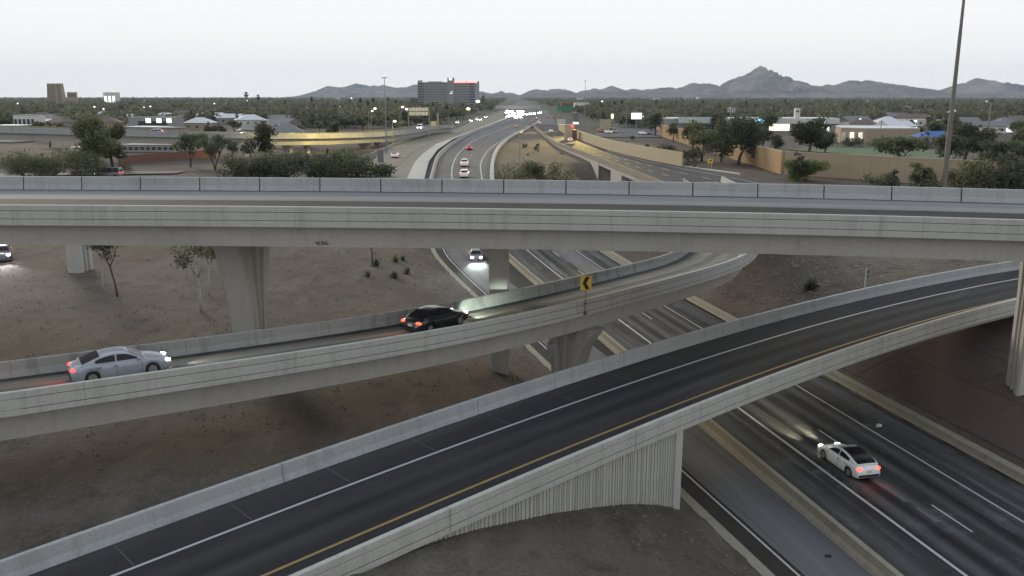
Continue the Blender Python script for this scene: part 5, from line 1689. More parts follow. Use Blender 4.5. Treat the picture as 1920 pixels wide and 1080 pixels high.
# chevron sign on the side of the curved ramp
s = s_at_px(PL, 1098, -0.1, 0, EL)
cp = PL.at(s, -0.12, 0, EL)
cdir = PL.dirn(s)
ch = thing('chevron_sign', 'yellow sign with one black chevron pointing left on the ramp side', 'road sign', cp)
b = np.array(cp)
MB().tube([b + (0, 0, -.95), b + (0, 0, .95)], .045, 8).build('post', M['steel'], ch)
MB().box(b + (0, .02, -.95), (.22, .1, .2)).build('bracket', M['darksteel'], ch)
MB().box(b + (0, .05, -.25), (.2, .1, .12)).build('bracket', M['darksteel'], ch)
hgt = 1.0
wd = .76
zc = b[2] + .72 + hgt / 2
MB().box((b[0], b[1] - .06, zc), (wd, .03, hgt)).build('sign_panel', M['signyellow'], ch)
mb = MB()
yy = b[1] - .085
for sg in (-1, 1):
    mb.add([(b[0] - .24, yy, zc), (b[0] + .02, yy, zc), (b[0] + .26, yy, zc + sg * .44), (b[0] - .02, yy, zc + sg * .44)], [(0, 1, 2, 3)])
mb.build('chevron', M['signblack'], ch)
# grey box on a pole beside the ramp pillar
q = pY(1034, 652, 57.5)
t = thing('camera_box', 'grey equipment box on a pole beside the ramp pillar', 'box', (q[0], 57.5, gz(q[0], 57.5)))
MB().tube([(q[0] + .1, 57.7, gz(q[0], 57.5) - .3), (q[0] + .1, 57.7, q[2] + .5)], .09, 8).build('pole', M['steel'], t)
MB().box((q[0], 57.3, q[2]), (.62, .45, .78)).build('cabinet', M['steel'], t)
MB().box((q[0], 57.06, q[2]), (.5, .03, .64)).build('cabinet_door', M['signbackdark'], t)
# small sign seen from its edge by the near ramp
q = pY(1622, 533, 74)
t = thing('small_sign', 'small sign on a thin post seen from its edge behind the near ramp', 'road sign', (q[0], 74, gz(q[0], 74)))
MB().tube([(q[0], 74, gz(q[0], 74) - .2), (q[0], 74, pY(1622, 503, 74)[2])], .05, 6).build('post', M['signback'], t)
for py in (509, 519):
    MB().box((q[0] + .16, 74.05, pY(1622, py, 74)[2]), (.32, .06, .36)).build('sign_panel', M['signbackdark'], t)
# overhead sign seen from behind
Y = 335
a_, b_ = pY(767, 201, Y), pY(803, 217, Y)
t = thing('overhead_sign', 'wide overhead road sign seen from behind in two rows of grey panels', 'road sign', ((a_[0] + b_[0]) / 2, Y, 7))
for i in range(2):
    for j in range(6):
        w_ = (b_[0] - a_[0]) / 6
        h_ = (a_[2] - b_[2]) / 2
        MB().box((a_[0] + w_ * (j + .5), Y, b_[2] + h_ * (i + .5)), (w_ * .9, .1, h_ * .84)).build('sign_panel', M['signback'], t)
for i in range(3):
    MB().box(((a_[0] + b_[0]) / 2, Y + .12, b_[2] + (a_[2] - b_[2]) * i / 2), (b_[0] - a_[0] + 2, .12, .14)).build('truss_rail', M['darksteel'], t)
for px in (765.5, 804.5):
    MB().tube([(pY(px, 210, Y)[0], Y + .2, 6.5), (pY(px, 210, Y)[0], Y + .2, a_[2] + .2)], .18, 8).build('post', M['steel'], t)
# big dark board on a post at the side of the pale carriageway
Y = 215
q = pY(713.5, 293, Y)
t = thing('sign_board', 'dark grey back of a tall road sign beside the bushes', 'road sign', (q[0], Y, gz(q[0], Y)))
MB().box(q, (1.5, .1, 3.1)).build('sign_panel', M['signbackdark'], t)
for sx in (-.45, .45):
    MB().tube([(q[0] + sx, Y + .1, gz(q[0], Y) - .3), (q[0] + sx, Y + .1, q[2] + 1.2)], .07, 6).build('post', M['steel'], t)
Y = 300
q = pY(813, 232, Y)
t = thing('sign_board', 'grey panel beside a post at the end of the far flyover', 'road sign', (q[0], Y, gz(q[0], Y)))
MB().box(q, (2.0, .15, 1.7)).build('sign_panel', M['steel'], t)
MB().box((q[0] + 1.5, Y, q[2] + .7), (.6, .5, 5.6)).build('post', M['signbackdark'], t)
# black signal heads
q = pY(614, 283, 225)
t = thing('traffic_signal', 'dark signal head on a post left of the big bush', 'signal', (q[0], 225, gz(q[0], 225)))
MB().tube([(q[0], 225, gz(q[0], 225) - .2), (q[0], 225, q[2] - .4)], .09, 6).build('post', M['steel'], t)
MB().box((q[0], 225, q[2]), (.55, .4, 1.2)).build('signal_head', M['signblack'], t)
MB().box((q[0] - .5, 225.2, q[2] - 1.3), (1.7, .3, 1.2)).build('back_panel', M['steel'], t)
# billboard, green sign, dark board with white foot
Y = 450
q = pY(1193.5, 217.5, Y)
t = thing('billboard', 'lit white billboard on a single post above the car park', 'billboard', (q[0], Y, 7))
MB().box((q[0], Y, q[2]), (5.3, .25, 3.1)).build('lit_panel', M['whitesign'], t)
MB().box((q[0], Y + .3, q[2]), (5.8, .3, 3.6)).build('frame', M['darksteel'], t)
MB().tube([(q[0], Y + .4, 6.5), (q[0], Y + .4, q[2] - 1.5)], .28, 8).build('post', M['steel'], t)
Y = 520
q = pY(1058.5, 203.5, Y)
t = thing('overhead_sign', 'green overhead direction sign above the right lanes', 'road sign', (q[0], Y, 7))
MB().box((q[0], Y, q[2]), (8.6, .15, 2.7)).build('sign_panel', M['signgreen'], t)
for sx in (-4.6, 4.6):
    MB().tube([(q[0] + sx, Y + .25, 6.5), (q[0] + sx, Y + .25, q[2] + 1.6)], .2, 8).build('post', M['steel'], t)
MB().box((q[0], Y + .25, q[2] + .6), (9.4, .2, .25)).build('truss_rail', M['steel'], t)
q = pY(1053, 214, Y)
t = thing('small_building', 'small pale hut at the foot of the green sign', 'hut', (q[0], Y, 7))
MB().box((q[0], Y + 2, 9), (4.5, 3, 4)).build('wall', M['stucco_w'], t)
MB().box((q[0], Y + 2, 11.1), (5, 3.4, .25)).build('roof', M['roof_g'], t)
Y = 330
q = pY(1079.5, 222, Y)
t = thing('shop_sign', 'dark upright sign with a white lit foot left of the thin mast', 'sign', (q[0], Y, 7))
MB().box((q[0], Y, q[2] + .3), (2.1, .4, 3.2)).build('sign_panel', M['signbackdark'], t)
MB().box((q[0], Y - .22, q[2] - 1.75), (2.1, .3, .7)).build('lit_panel', M['whitesign'], t)
MB().box((q[0] - 2.6, Y + 2.5, 10.2), (2.9, 3, 6.4)).build('kiosk_wall', M['tan3'], t)
MB().box((q[0] - 0.2, Y + 2.6, 9.2), (1.7, 3, 4.4)).build('kiosk_wall', M['brick'], t)
ellipsoid((q[0] - 1.1, Y - .3, pY(1074, 237, Y)[2]), (.45, .2, .45)).build('red_lamp', M['tail'], t, True)
q = pY(1148, 218, 420)
t = thing('gate_pylon', 'narrow yellow lit pylon among trees left of the billboard', 'pylon', (q[0], 420, 7))
MB().box((q[0], 420, 11.5), (1.6, 1.2, 9)).build('shaft', M['conc_yel'], t)
ellipsoid((q[0], 419.2, q[2]), (.55, .3, 1.1)).build('lamp', M['lampwarm'], t, True)
wall_run('yard_wall', 'buff yard wall behind the trees left of the yellow pylon', [np.array((pY(1125, 218, 430)[0], 430, 6.9)), np.array((pY(1150, 218, 430)[0], 430, 6.9))], 6.0, 5.0, ['tan3'], cap=False, posts=False)
# curve warning sign and guardrail beside the right ramp
q = pg(1331, 323)
t = thing('warning_sign', 'yellow warning sign on two thin posts beside the guardrail', 'road sign', q)
zt_ = pY(1331, 302, q[1])[2]
MB().box((q[0], q[1], zt_), (1.25, .06, 1.0)).build('sign_panel', M['signyellow'], t)
MB().box((q[0], q[1] - .05, zt_ + .1), (.6, .04, .25)).build('symbol', M['signblack'], t)
for sx in (-.35, .35):
    MB().tube([(q[0] + sx, q[1] + .06, q[2] - .2), (q[0] + sx, q[1] + .06, zt_ + .3)], .05, 6).build('post', M['signback'], t)
q0, q1 = pz(1278, 313, 7.6), pz(1388, 328, 7.6)
t = thing('guardrail', 'pale metal guardrail ending in the bare ground beyond the sound wall', 'guardrail', (q0 + q1) / 2)
n_ = 14
for k in range(n_):
    p_ = q0 + (q1 - q0) * k / (n_ - 1)
    MB().box((p_[0], p_[1], 7.2), (.16, .2, 1.1)).build('post', M['steel'], t)
gpath = Path(np.linspace(q0, q1, 30))
sweep(MB(), gpath, 0, gpath.L, [(-.05, .0), (-.12, .1), (-.05, .17), (-.12, .27), (-.05, .37), (0, .2)], step=3).build('rail', M['signback'], t)
# litter on the carriageway
q = pz(1648, 801, 0.02)
t = thing('debris', 'pale bit of debris lying beside the right edge line of the freeway', 'debris', q)
MB().box(q + (0, 0, .12), (.34, .3, .22), .4, .8).build('carton', M['litter'], t)
MB().box(q + (.05, -.25, .05), (.3, .18, .08), .2, .9).build('lid', M['darklitter'], t)
q = pz(1553, 1043, 0.03)
tag(MB().box(q + (0, 0, .04), (.34, .22, .07), .3, .8).build('debris', M['darklitter']), 'small dark scrap lying on the pale side road lane', 'debris')
q = pg(880, 548)
tag(MB().box(q + (0, 0, .15), (.6, .35, .3), .7, .7).build('stone', M['litter']), 'pale stone at the edge of the soil above the side road', 'stone')

# ------------------------------------------------------------------ vegetation
def leaf_quads(blobs, n, size, seed, shell=.5, droop=0.0):
    """n leaf clumps spread through a set of ellipsoids; returns verts (4n,3)"""
    r = np.random.RandomState(seed)
    B = np.array(blobs, float)            # cx cy cz rx ry rz
    wts = B[:, 3] * B[:, 4] * B[:, 5]
    idx = r.choice(len(B), n, p=wts / wts.sum())
    d = r.normal(size=(n, 3))
    d /= np.linalg.norm(d, axis=1)[:, None]
    rad = (shell + (1 - shell) * r.rand(n) ** .6)
    # lumpy outline
    lump = 1 + .22 * np.sin(d[:, 0] * 5 + idx * 1.7) * np.cos(d[:, 1] * 6 + idx) + .15 * r.normal(size=n)
    c = B[idx, :3] + d * B[idx, 3:] * (rad * lump)[:, None]
    c[:, 2] -= droop * r.rand(n)
    nrm = d * .6 + r.normal(size=(n, 3)) * .7
    nrm /= np.linalg.norm(nrm, axis=1)[:, None]
    a = np.cross(nrm, r.normal(size=(n, 3)))
    a /= np.linalg.norm(a, axis=1)[:, None]
    b = np.cross(nrm, a)
    s = size * (.55 + .9 * r.rand(n))
    a *= s[:, None]
    b *= (s * (.45 + .4 * r.rand(n)))[:, None]
    return np.stack([c - a, c - b * .9, c + a, c + b * .9], 1).reshape(-1, 3)
def quads_mesh(name, v, mat):
    n = len(v) // 4
    me = bpy.data.meshes.new(name)
    me.vertices.add(len(v))
    me.vertices.foreach_set('co', np.asarray(v, np.float32).ravel())
    me.loops.add(len(v))
    me.loops.foreach_set('vertex_index', np.arange(len(v), dtype=np.int32))
    me.polygons.add(n)
    me.polygons.foreach_set('loop_start', np.arange(0, len(v), 4, dtype=np.int32))
    me.update(calc_edges=True)
    me.validate()
    me.materials.append(mat)
    return me
def rblobs(kind, seed):
    r = random.Random(seed)
    out = []
    if kind == 'round':
        for k in range(11):
            a, q = r.uniform(0, 6.28), r.uniform(.05, .26)
            out.append((q * math.cos(a), q * math.sin(a), r.uniform(.42, .84), r.uniform(.14, .24), r.uniform(.14, .24), r.uniform(.11, .18)))
    elif kind == 'wide':
        for k in range(14):
            a, q = r.uniform(0, 6.28), r.uniform(.1, .52)
            out.append((q * math.cos(a), q * math.sin(a), r.uniform(.5, .86), r.uniform(.13, .25), r.uniform(.13, .25), r.uniform(.08, .15)))
    elif kind == 'tall':
        for k in range(13):
            a, q = r.uniform(0, 6.28), r.uniform(.03, .2)
            out.append((q * math.cos(a), q * math.sin(a), r.uniform(.36, .92), r.uniform(.07, .16), r.uniform(.07, .16), r.uniform(.06, .13)))
    elif kind == 'bush':
        for k in range(13):
            a, q = r.uniform(0, 6.28), r.uniform(.1, .62)
            out.append((q * math.cos(a), q * math.sin(a), r.uniform(.2, .74) * (1 - .3 * q), r.uniform(.18, .32), r.uniform(.18, .32), r.uniform(.16, .26)))
    elif kind == 'weep':
        for k in range(14):
            a, q = r.uniform(0, 6.28), r.uniform(.05, .4)
            out.append((q * math.cos(a), q * math.sin(a), r.uniform(.36, .86), r.uniform(.12, .2), r.uniform(.12, .2), r.uniform(.12, .24)))
    return out
def trunk_mesh(kind, seed, bark):
    r = random.Random(seed)
    mb = MB()
    top = {'round': .5, 'wide': .45, 'tall': .5, 'bush': .2, 'weep': .45}[kind]
    w = {'round': .030, 'wide': .028, 'tall': .024, 'bush': .016, 'weep': .028}[kind]
    stems = {'bush': 4, 'wide': 2}.get(kind, 1)
    for s in range(stems):
        lean = r.uniform(-.08, .08) if stems == 1 else r.uniform(-.16, .16)
        ln2 = r.uniform(-.08, .08)
        p = [(0 + s * .02, 0, -.06), (lean * .3, ln2 * .3, top * .4), (lean * .9, ln2, top * .75), (lean, ln2 * 1.2, top)]
        mb.tube(p, [w * 1.15, w, w * .8, w * .62], 7)
        for k in range(5 if kind != 'bush' else 2):
            a = r.uniform(0, 6.28)
            ln = r.uniform(.14, .3) * (1.3 if kind == 'wide' else 1)
            q = p[3] if k % 2 else p[2]
            mb.tube([q, (q[0] + math.cos(a) * ln * .5, q[1] + math.sin(a) * ln * .5, q[2] + ln * .55), (q[0] + math.cos(a) * ln, q[1] + math.sin(a) * ln, q[2] + ln * .95)], [w * .5, w * .35, w * .14], 5)
    me = mb.mesh('tree_trunk', bark, True)
    return me
TREES = {}
def tree_proto(kind, leaf, bark, n, size, seed):
    key = (kind, leaf, bark, n, seed)
    if key not in TREES:
        v = leaf_quads(rblobs(kind, seed), n, size, seed, .35, .12 if kind == 'weep' else .0)
        TREES[key] = (quads_mesh('tree_crown', v, M[leaf]), trunk_mesh(kind, seed + 1, M[bark]))
    return TREES[key]
def put_tree(loc, h, kind, leaf, label, group=None, bark='bark', n=1500, size=.035, seed=1, wide=1.0, name='tree', cat='tree', rz=None):
    cm, tm = tree_proto(kind, leaf, bark, n, size, seed)
    t = thing(name, label, cat, loc, random.uniform(0, 6.28) if rz is None else rz, group)
    t.scale = (h * wide, h * wide, h)
    for nm, me_ in (('trunk', tm), ('crown', cm)):
        o = bpy.data.objects.new(nm, me_)
        C.objects.link(o)
        o.parent = t
    return t
def ptree(px, py_base, py_top, kind, leaf, label, Y=None, wide=1.0, bark='bark', n=2200, size=.032, seed=1, group=None, name='tree', cat='tree', rz=None):
    q = pg(px, py_base) if Y is None else None
    if q is None:
        x = pY(px, py_base, Y)[0]
        q = np.array((x, Y, gz(x, Y) if Y < 400 else 6.9))
    top = pY(px, py_top, q[1])[2]
    return put_tree(q, max(.4, top - q[2]) * (1.25 if kind == 'bush' else 1.04), kind, leaf, label, group, bark, n, size, seed, wide, name, cat, rz)
# trees seen one by one, left of the freeway
ptree(186, 334, 212, 'round', 'leaf_olive', 'tall ragged olive tree in front of the far left flyover', 190, .95, n=7500, size=.02, seed=11)
ptree(214, 332, 234, 'tall', 'leaf_olive', 'ragged olive tree close right of the tallest one at left', 196, 1.35, n=5000, size=.017, seed=16)
ptree(98, 336, 264, 'bush', 'leaf_olive', 'broad olive bush below the far left flyover', 184, 1.25, n=6000, size=.018, seed=12)
ptree(148, 336, 282, 'bush', 'leaf_olive', 'rounded olive bush right of the broad one at far left', 182, 1.1, n=5000, size=.018, seed=13)
ptree(50, 336, 284, 'bush', 'leaf_olive', 'lower olive bush at the far left edge below the flyover', 182, 1.1, n=4000, size=.018, seed=14)
ptree(236, 334, 300, 'bush', 'leaf_olive', 'small olive bush behind the van on the frontage road', 200, .8, n=1400, seed=17, name='bush', cat='bush')
ptree(357, 318, 248, 'wide', 'leaf_dark', 'dark spreading tree with bent trunk before the low brick wall', 215, .75, n=2400, seed=21)
ptree(404, 322, 250, 'wide', 'leaf_dark', 'dark spreading tree with leaning trunk right of the brick wall', 205, .72, n=2400, seed=22)
ptree(436, 305, 262, 'wide', 'leaf_dark', 'dark shady tree half under the far flyover', 235, .7, n=1500, seed=23)
ptree(486, 302, 228, 'round', 'leaf_grey', 'grey green tree with pale trunk rising over the far flyover', 200, .8, 'palebark', n=2000, seed=24)
for k, (px, pt, w_, lf) in enumerate(((462, 292, .85, 'leaf_olive'), (500, 289, .8, 'leaf_grey'), (540, 284, .85, 'leaf_grey'), (580, 288, .8, 'leaf_grey'), (618, 296, .8, 'leaf_olive'))):
    ptree(px, 340, pt, 'bush', lf, ('first', 'second', 'third', 'fourth', 'fifth')[k] + ' from the left of the grey green bushes rising behind the flyover parapet', 178 + 4 * (k % 2), w_ * 1.35, n=2000, size=.036, seed=30 + k, name='bush', cat='bush')
ptree(665, 342, 283, 'bush', 'leaf_dark', 'biggest dark green bush beside the pale carriageway', 180, 1.15, n=3200, size=.034, seed=36, name='bush', cat='bush')
ptree(718, 342, 305, 'bush', 'leaf_dark', 'low dark bush at the right foot of the biggest bush', 184, 1.1, n=1500, size=.04, seed=37, name='bush', cat='bush')
# soil island between freeway and ramp
ptree(966, 337, 302, 'bush', 'leaf_olive', 'olive shrub at the left of the soil island', 178, .75, n=1500, seed=41, name='shrub', cat='shrub')
ptree(1008, 338, 296, 'wide', 'leaf_olive', 'open branched shrub in the middle of the soil island', 172, .75, n=1300, seed=42, name='shrub', cat='shrub')
ptree(1040, 338, 307, 'bush', 'leaf_olive', 'low olive shrub at the right of the soil island', 176, .95, n=1600, seed=43, name='shrub', cat='shrub')
for k, (px, pb, pt, lab) in enumerate(((984, 277, 268, 'upper left of three small tufts on the soil island'), (1008, 276, 268, 'upper right of three small tufts on the soil island'), (1007, 284, 275, 'lower of three small tufts on the soil island'), (990, 291, 288, 'flat weed patch below the tufts on the soil island'), (1053, 289.5, 286.5, 'lone tiny weed on the soil island'))):
    ptree(px, pb, pt, 'bush', 'leaf_dark', lab, None, .8 if k < 3 else 1.6, n=260, size=.09, seed=45 + k, name='shrub', cat='shrub')
# right of the ramp
ptree(1383, 310, 222, 'weep', 'leaf_dark', 'big dark drooping tree with straight trunk before the orange wall', None, 1.08, n=3600, size=.03, seed=51)
ptree(1300, 290, 226, 'round', 'leaf_olive', 'olive green tree leaning over the end of the orange wall', 262, 1.05, n=2800, seed=52)
ptree(1352, 303, 240, 'wide', 'leaf_dark', 'dark spreading tree left of the big drooping one', 232, .95, n=2600, seed=53)
ptree(1316, 306, 240, 'wide', 'leaf_olive', 'olive tree with bare stems above the dark hedge', 232, .95, n=2000, seed=54)
ptree(1328, 305, 262, 'wide', 'leaf_grey', 'sparse grey tree behind the end of the sound wall', 222, .8, 'palebark', n=900, seed=55)
ptree(1262, 262, 228, 'round', 'leaf_olive', 'small olive tree by the left end of the orange wall', 340, 1.0, n=1500, seed=56)
ptree(1228, 260, 213, 'tall', 'leaf_dark', 'tall dark tree right of the billboard', 385, 1.3, n=1500, seed=57)
ptree(1290, 300, 278, 'bush', 'leaf_dark', 'dark hedge like bush behind the sound wall', 235, 1.4, n=1800, seed=58, name='bush', cat='bush')
ptree(1250, 290, 270, 'bush', 'leaf_dark', 'low dark bush on the bare slope behind the sound wall', 255, 1.5, n=1500, seed=59, name='bush', cat='bush')
ptree(1282, 315, 296, 'bush', 'leaf_dark', 'brown green bush just past the end of the sound wall', 218, 1.0, n=1300, seed=60, name='bush', cat='bush')
ptree(1213, 277, 269, 'bush', 'leaf_dark', 'lone round bush on the bare slope', None, .8, n=500, size=.06, seed=61, name='bush', cat='bush')
ptree(1113, 256, 251, 'bush', 'leaf_dark', 'small black bush on the bare ground by the thin mast', None, .9, n=300, size=.08, seed=62, name='bush', cat='bush')
ptree(1186, 262, 255, 'bush', 'leaf_dark', 'dark shrub pair on the bare ground below the billboard', None, 1.2, n=300, size=.08, seed=63, name='bush', cat='bush')
ptree(1515, 305, 224, 'round', 'leaf_dark', 'very big dense dark tree behind the corner of the tan wall', 245, 1.2, n=4200, size=.03, seed=64)
ptree(1545, 300, 246, 'round', 'leaf_dark', 'dark tree grown into the very big one behind the wall', 250, 1.15, n=2200, seed=65)
ptree(1428, 290, 243, 'round', 'leaf_dark', 'dark tree left of the glowing shop front', 300, 1.5, n=2200, seed=66)
ptree(1455, 296, 252, 'round', 'leaf_grey', 'grey green tree behind the wall before the shops', 262, 1.05, n=2000, seed=67)
ptree(1404, 280, 246, 'round', 'leaf_dark', 'dark tree half hidden right of the big drooping tree', 300, 1.1, n=1600, seed=68)
ptree(1602, 269, 250, 'bush', 'leaf_dark', 'dark round bush against the warehouse front', 300, .9, n=900, size=.05, seed=69, name='bush', cat='bush')
ptree(1692, 302, 257, 'wide', 'leaf_dark', 'dark spreading tree standing behind the long tan wall', 190, 1.15, n=2600, seed=70)
ptree(1730, 300, 245, 'tall', 'leaf_grey', 'thin grey tree with bare stem left of the blue canopy', 285, .9, 'palebark', n=900, seed=71)
for k, (px, pb, pt, Y, lf, w_) in enumerate(((1775, 312, 250, 215, 'leaf_dark', .9), (1806, 312, 228, 220, 'leaf_dark', .85), (1838, 312, 236, 225, 'leaf_olive', .9), (1868, 312, 262, 200, 'leaf_dark', 1.0), (1898, 312, 258, 205, 'leaf_dark', 1.0), (1925, 314, 240, 215, 'leaf_dark', .9))):
    ptree(px, pb, pt, 'round', lf, ('first', 'second', 'third', 'fourth', 'fifth', 'sixth')[k] + ' from the left of the dense trees behind the right end of the tan wall', Y, w_ * 1.45, n=2300, seed=72 + k, group=None)
ptree(1510, 344, 302, 'bush', 'leaf_bright', 'bright green palo verde bush before the corner of the tan wall', 180, 1.3, n=5000, size=.03, seed=88, name='bush', cat='bush')
ptree(1497, 325, 286, 'tall', 'leaf_grey', 'small grey sapling behind the bright green bush', 178, 1.2, n=500, size=.05, seed=81)
ptree(1655, 350, 322, 'bush', 'leaf_grey', 'small grey shrub at the foot of the long tan wall', 155, .9, n=900, size=.05, seed=82, name='shrub', cat='shrub')
ptree(1672, 350, 318, 'tall', 'leaf_grey', 'upright small shrub beside the grey one at the tan wall', 156, 1.2, n=500, size=.05, seed=83, name='shrub', cat='shrub')
ptree(1722, 352, 306, 'tall', 'leaf_olive', 'upright olive shrub left of the very tall pole', 152, 1.3, n=800, size=.05, seed=84, name='shrub', cat='shrub')
ptree(1740, 352, 324, 'bush', 'leaf_olive', 'low olive shrub just left of the very tall pole', 152, .8, n=700, size=.05, seed=85, name='shrub', cat='shrub')
for k, (px, pt, w_, lf) in enumerate(((1800, 318, .9, 'leaf_olive'), (1832, 304, .75, 'leaf_olive'), (1862, 318, .8, 'leaf_olive'), (1895, 292, .75, 'leaf_grey'), (1925, 298, .8, 'leaf_olive'))):
    ptree(px, 356, pt, 'bush', lf, ('first', 'second', 'third', 'fourth', 'fifth')[k] + ' olive shrub right of the very tall pole along the tan wall', 158, w_ * 1.2, n=1500, size=.042, seed=86 + k, name='shrub', cat='shrub')
# pale trunks standing under the flyover
for k, (px, pb, hh_, lab, sd) in enumerate(((193, 546, 6.6, 'thin pale forked trunk, left of a pair under the flyover', 91), (221, 556, 6.4, 'thin dark leaning trunk, right of a pair under the flyover', 92), (378, 586, 6.8, 'pale eucalyptus with the thickest white trunk left of the flared pillar', 93), (392, 553, 6.4, 'thin pale trunk behind the thick white one', 94))):
    q = pg(px, pb)
    t = thing('tree', lab, 'tree', q)
    r = random.Random(sd)
    w_ = .16 if k == 2 else .09
    lean = {0: .6, 1: -1.0, 2: -.35, 3: .5}[k]
    b = np.array(q)
    P_ = [b + (0, 0, -.3), b + (lean * .15, 0, hh_ * .2), b + (lean * .5, .1, hh_ * .45), b + (lean, .2, hh_ * .62)]
    mb = MB()
    mb.tube(P_, [w_ * 1.2, w_, w_ * .85, w_ * .7], 8)
    for sg in (-1, 1):
        mb.tube([P_[2] if k else P_[2], P_[2] + (sg * .5, .1, 1.1), P_[2] + (sg * .8, .2, 2.3)], [w_ * .7, w_ * .5, w_ * .3], 6)
    mb.build('trunk', M['palebark' if k != 1 else 'bark'], t, True)
    blobs = [(b[0] + lean + r.uniform(-1.3, 1.3), b[1] + r.uniform(-1, 1), b[2] + hh_ * r.uniform(.68, .95), r.uniform(.5, 1.0), r.uniform(.5, 1.0), r.uniform(.3, .6)) for _ in range(8)]
    o = link(quads_mesh('tree_crown', leaf_quads(blobs, 700, .13, sd, .3, .7), M['leaf_grey']), 'crown', t)
# desert plants under the flyover
def agave(q, r0, n, label, leaf='leaf_dark', name='shrub'):
    t = thing(name, label, 'shrub', q)
    rr = random.Random(int(q[0] * 100) % 999)
    mb = MB()
    for k in range(n):
        a = rr.uniform(0, 6.28)
        el = rr.uniform(.25, 1.45)
        ln = r0 * rr.uniform(.7, 1.15)
        d = np.array((math.cos(a) * math.cos(el), math.sin(a) * math.cos(el), math.sin(el)))
        sd = np.array((-math.sin(a), math.cos(a), 0)) * r0 * .045
        b = np.array(q)
        tip = b + d * ln + np.array((0, 0, -.12 * ln * math.cos(el)))
        mid = b + d * ln * .55
        mb.add([b - sd, b + sd, mid + sd * .9, tip, mid - sd * .9], [(0, 1, 2, 4), (4, 2, 3)])
    mb.build('leaves', M[leaf], t)
    return t
for px, py, r0, lab in ((706, 500, 1.1, 'spiky dark shrub right of a thin trunk under the flyover'), (742, 492, 1.1, 'spiky dark shrub highest of the group under the flyover'), (764, 514, 1.0, 'spiky dark shrub rightmost of the group under the flyover'), (740, 522, 1.1, 'spiky dark shrub lowest of the group under the flyover'), (690, 519, .9, 'spiky dark shrub leftmost of the group under the flyover'), (756, 489, .9, 'small spiky shrub at the upper right of the group under the flyover')):
    agave(pg(px, py), r0, 90, lab)
agave(pg(1520, 545), 1.5, 160, 'round dark desert shrub on the gravel behind the near ramp', 'leaf_grey')
q = pg(698, 500)
t = thing('tree', 'thin dark trunk among the spiky shrubs under the flyover', 'tree', q)
MB().tube([np.array(q) + (0, 0, -.2), np.array(q) + (.05, 0, 1.6), np.array(q) + (-.2, 0, 3.2)], [.12, .1, .06], 7).build('trunk', M['bark'], t)
link(quads_mesh('tree_crown', leaf_quads([(q[0] + x_, q[1], q[2] + 3.2 + z_, .9, .8, .5) for x_, z_ in ((-.8, 0), (.6, .3), (0, .8))], 400, .12, 77, .3), M['leaf_dark']), 'crown', t)
# rough ground cover and stones
def scatter_stuff(name, label, mat, n, region, size, seed, flat=.5, cat='ground cover'):
    r = np.random.RandomState(seed)
    P = region(r, n)
    Z = ground(P[:, 0], P[:, 1])
    c = np.stack([P[:, 0], P[:, 1], Z + .02], 1)
    s = size * (.35 + 1.3 * r.rand(n) ** 2)
    base = np.array([(1, 0, 0), (0, 1, 0), (-1, 0, 0), (0, -1, 0), (0, 0, 1), (0, 0, -.3)], float)
    v = (base[None] * np.array((1, 1, flat)) * s[:, None, None] * (0.7 + .6 * r.rand(n, 6, 1))) + c[:, None]
    f = np.array([(0, 1, 4), (1, 2, 4), (2, 3, 4), (3, 0, 4)])
    fs = (np.arange(n)[:, None, None] * 6 + f[None]).reshape(-1, 3)
    me = bpy.data.meshes.new(name)
    me.from_pydata(v.reshape(-1, 3).tolist(), [], fs.tolist())
    me.materials.append(mat)
    return tag(link(me, name), label, cat, None, 'stuff')
def reg_left(r, n):
    y = r.uniform(36, 135, n)
    x = np.interp(y, XL_Y, XL_X) - .8 - r.rand(n) ** 1.3 * 70
    return np.stack([x, y], 1)
def reg_right(r, n):
    y = r.uniform(76, 140, n)
    x = np.interp(y, XR_Y, XR_X) + 1.2 + r.rand(n) ** 1.2 * 45
    return np.stack([x, y], 1)
M['gravel'] = mat_plain('desert_gravel', (0.13, 0.112, 0.094), .95, vary=.35, scale=2.0)
M['gravel2'] = mat_plain('grey_gravel', (0.19, 0.175, 0.15), .95, vary=.35, scale=2.0)
def keep(reg):
    def f(r, n):
        P = reg(r, n)
        for pts, hw, dz in CLAMPS[:1]:
            A_ = np.array(pts)[:, :2]
            d = np.min(np.linalg.norm(P[:, None] - A_[None], axis=2), axis=1)
            P = P[d > hw]
        k = len(P)
        return P if k == n else np.concatenate([P, P[r.randint(0, k, n - k)]])
    return f
scatter_stuff('gravel', 'loose brown gravel and clods on the bare soil under the bridges', M['gravel'], 9000, keep(reg_left), .07, 5, .6)
scatter_stuff('gravel', 'rough grey gravel mulch on the bank between the ramps', M['gravel2'], 7000, keep(reg_right), .14, 6, .6)
# dry weeds
wv = []
r = np.random.RandomState(9)
pts = np.concatenate([keep(reg_left)(r, 260), keep(reg_right)(r, 160)])
for x, y in pts:
    z = gz(x, y)
    wv.append(leaf_quads([(x, y, z + .12, .35, .35, .18)], 10, .06, int(abs(x * 13 + y)) % 9999, .2))
tag(link(quads_mesh('weeds', np.concatenate(wv), M['leaf_grey']), 'weeds'), 'dry low weeds scattered on the bare soil', 'weeds', None, 'stuff')

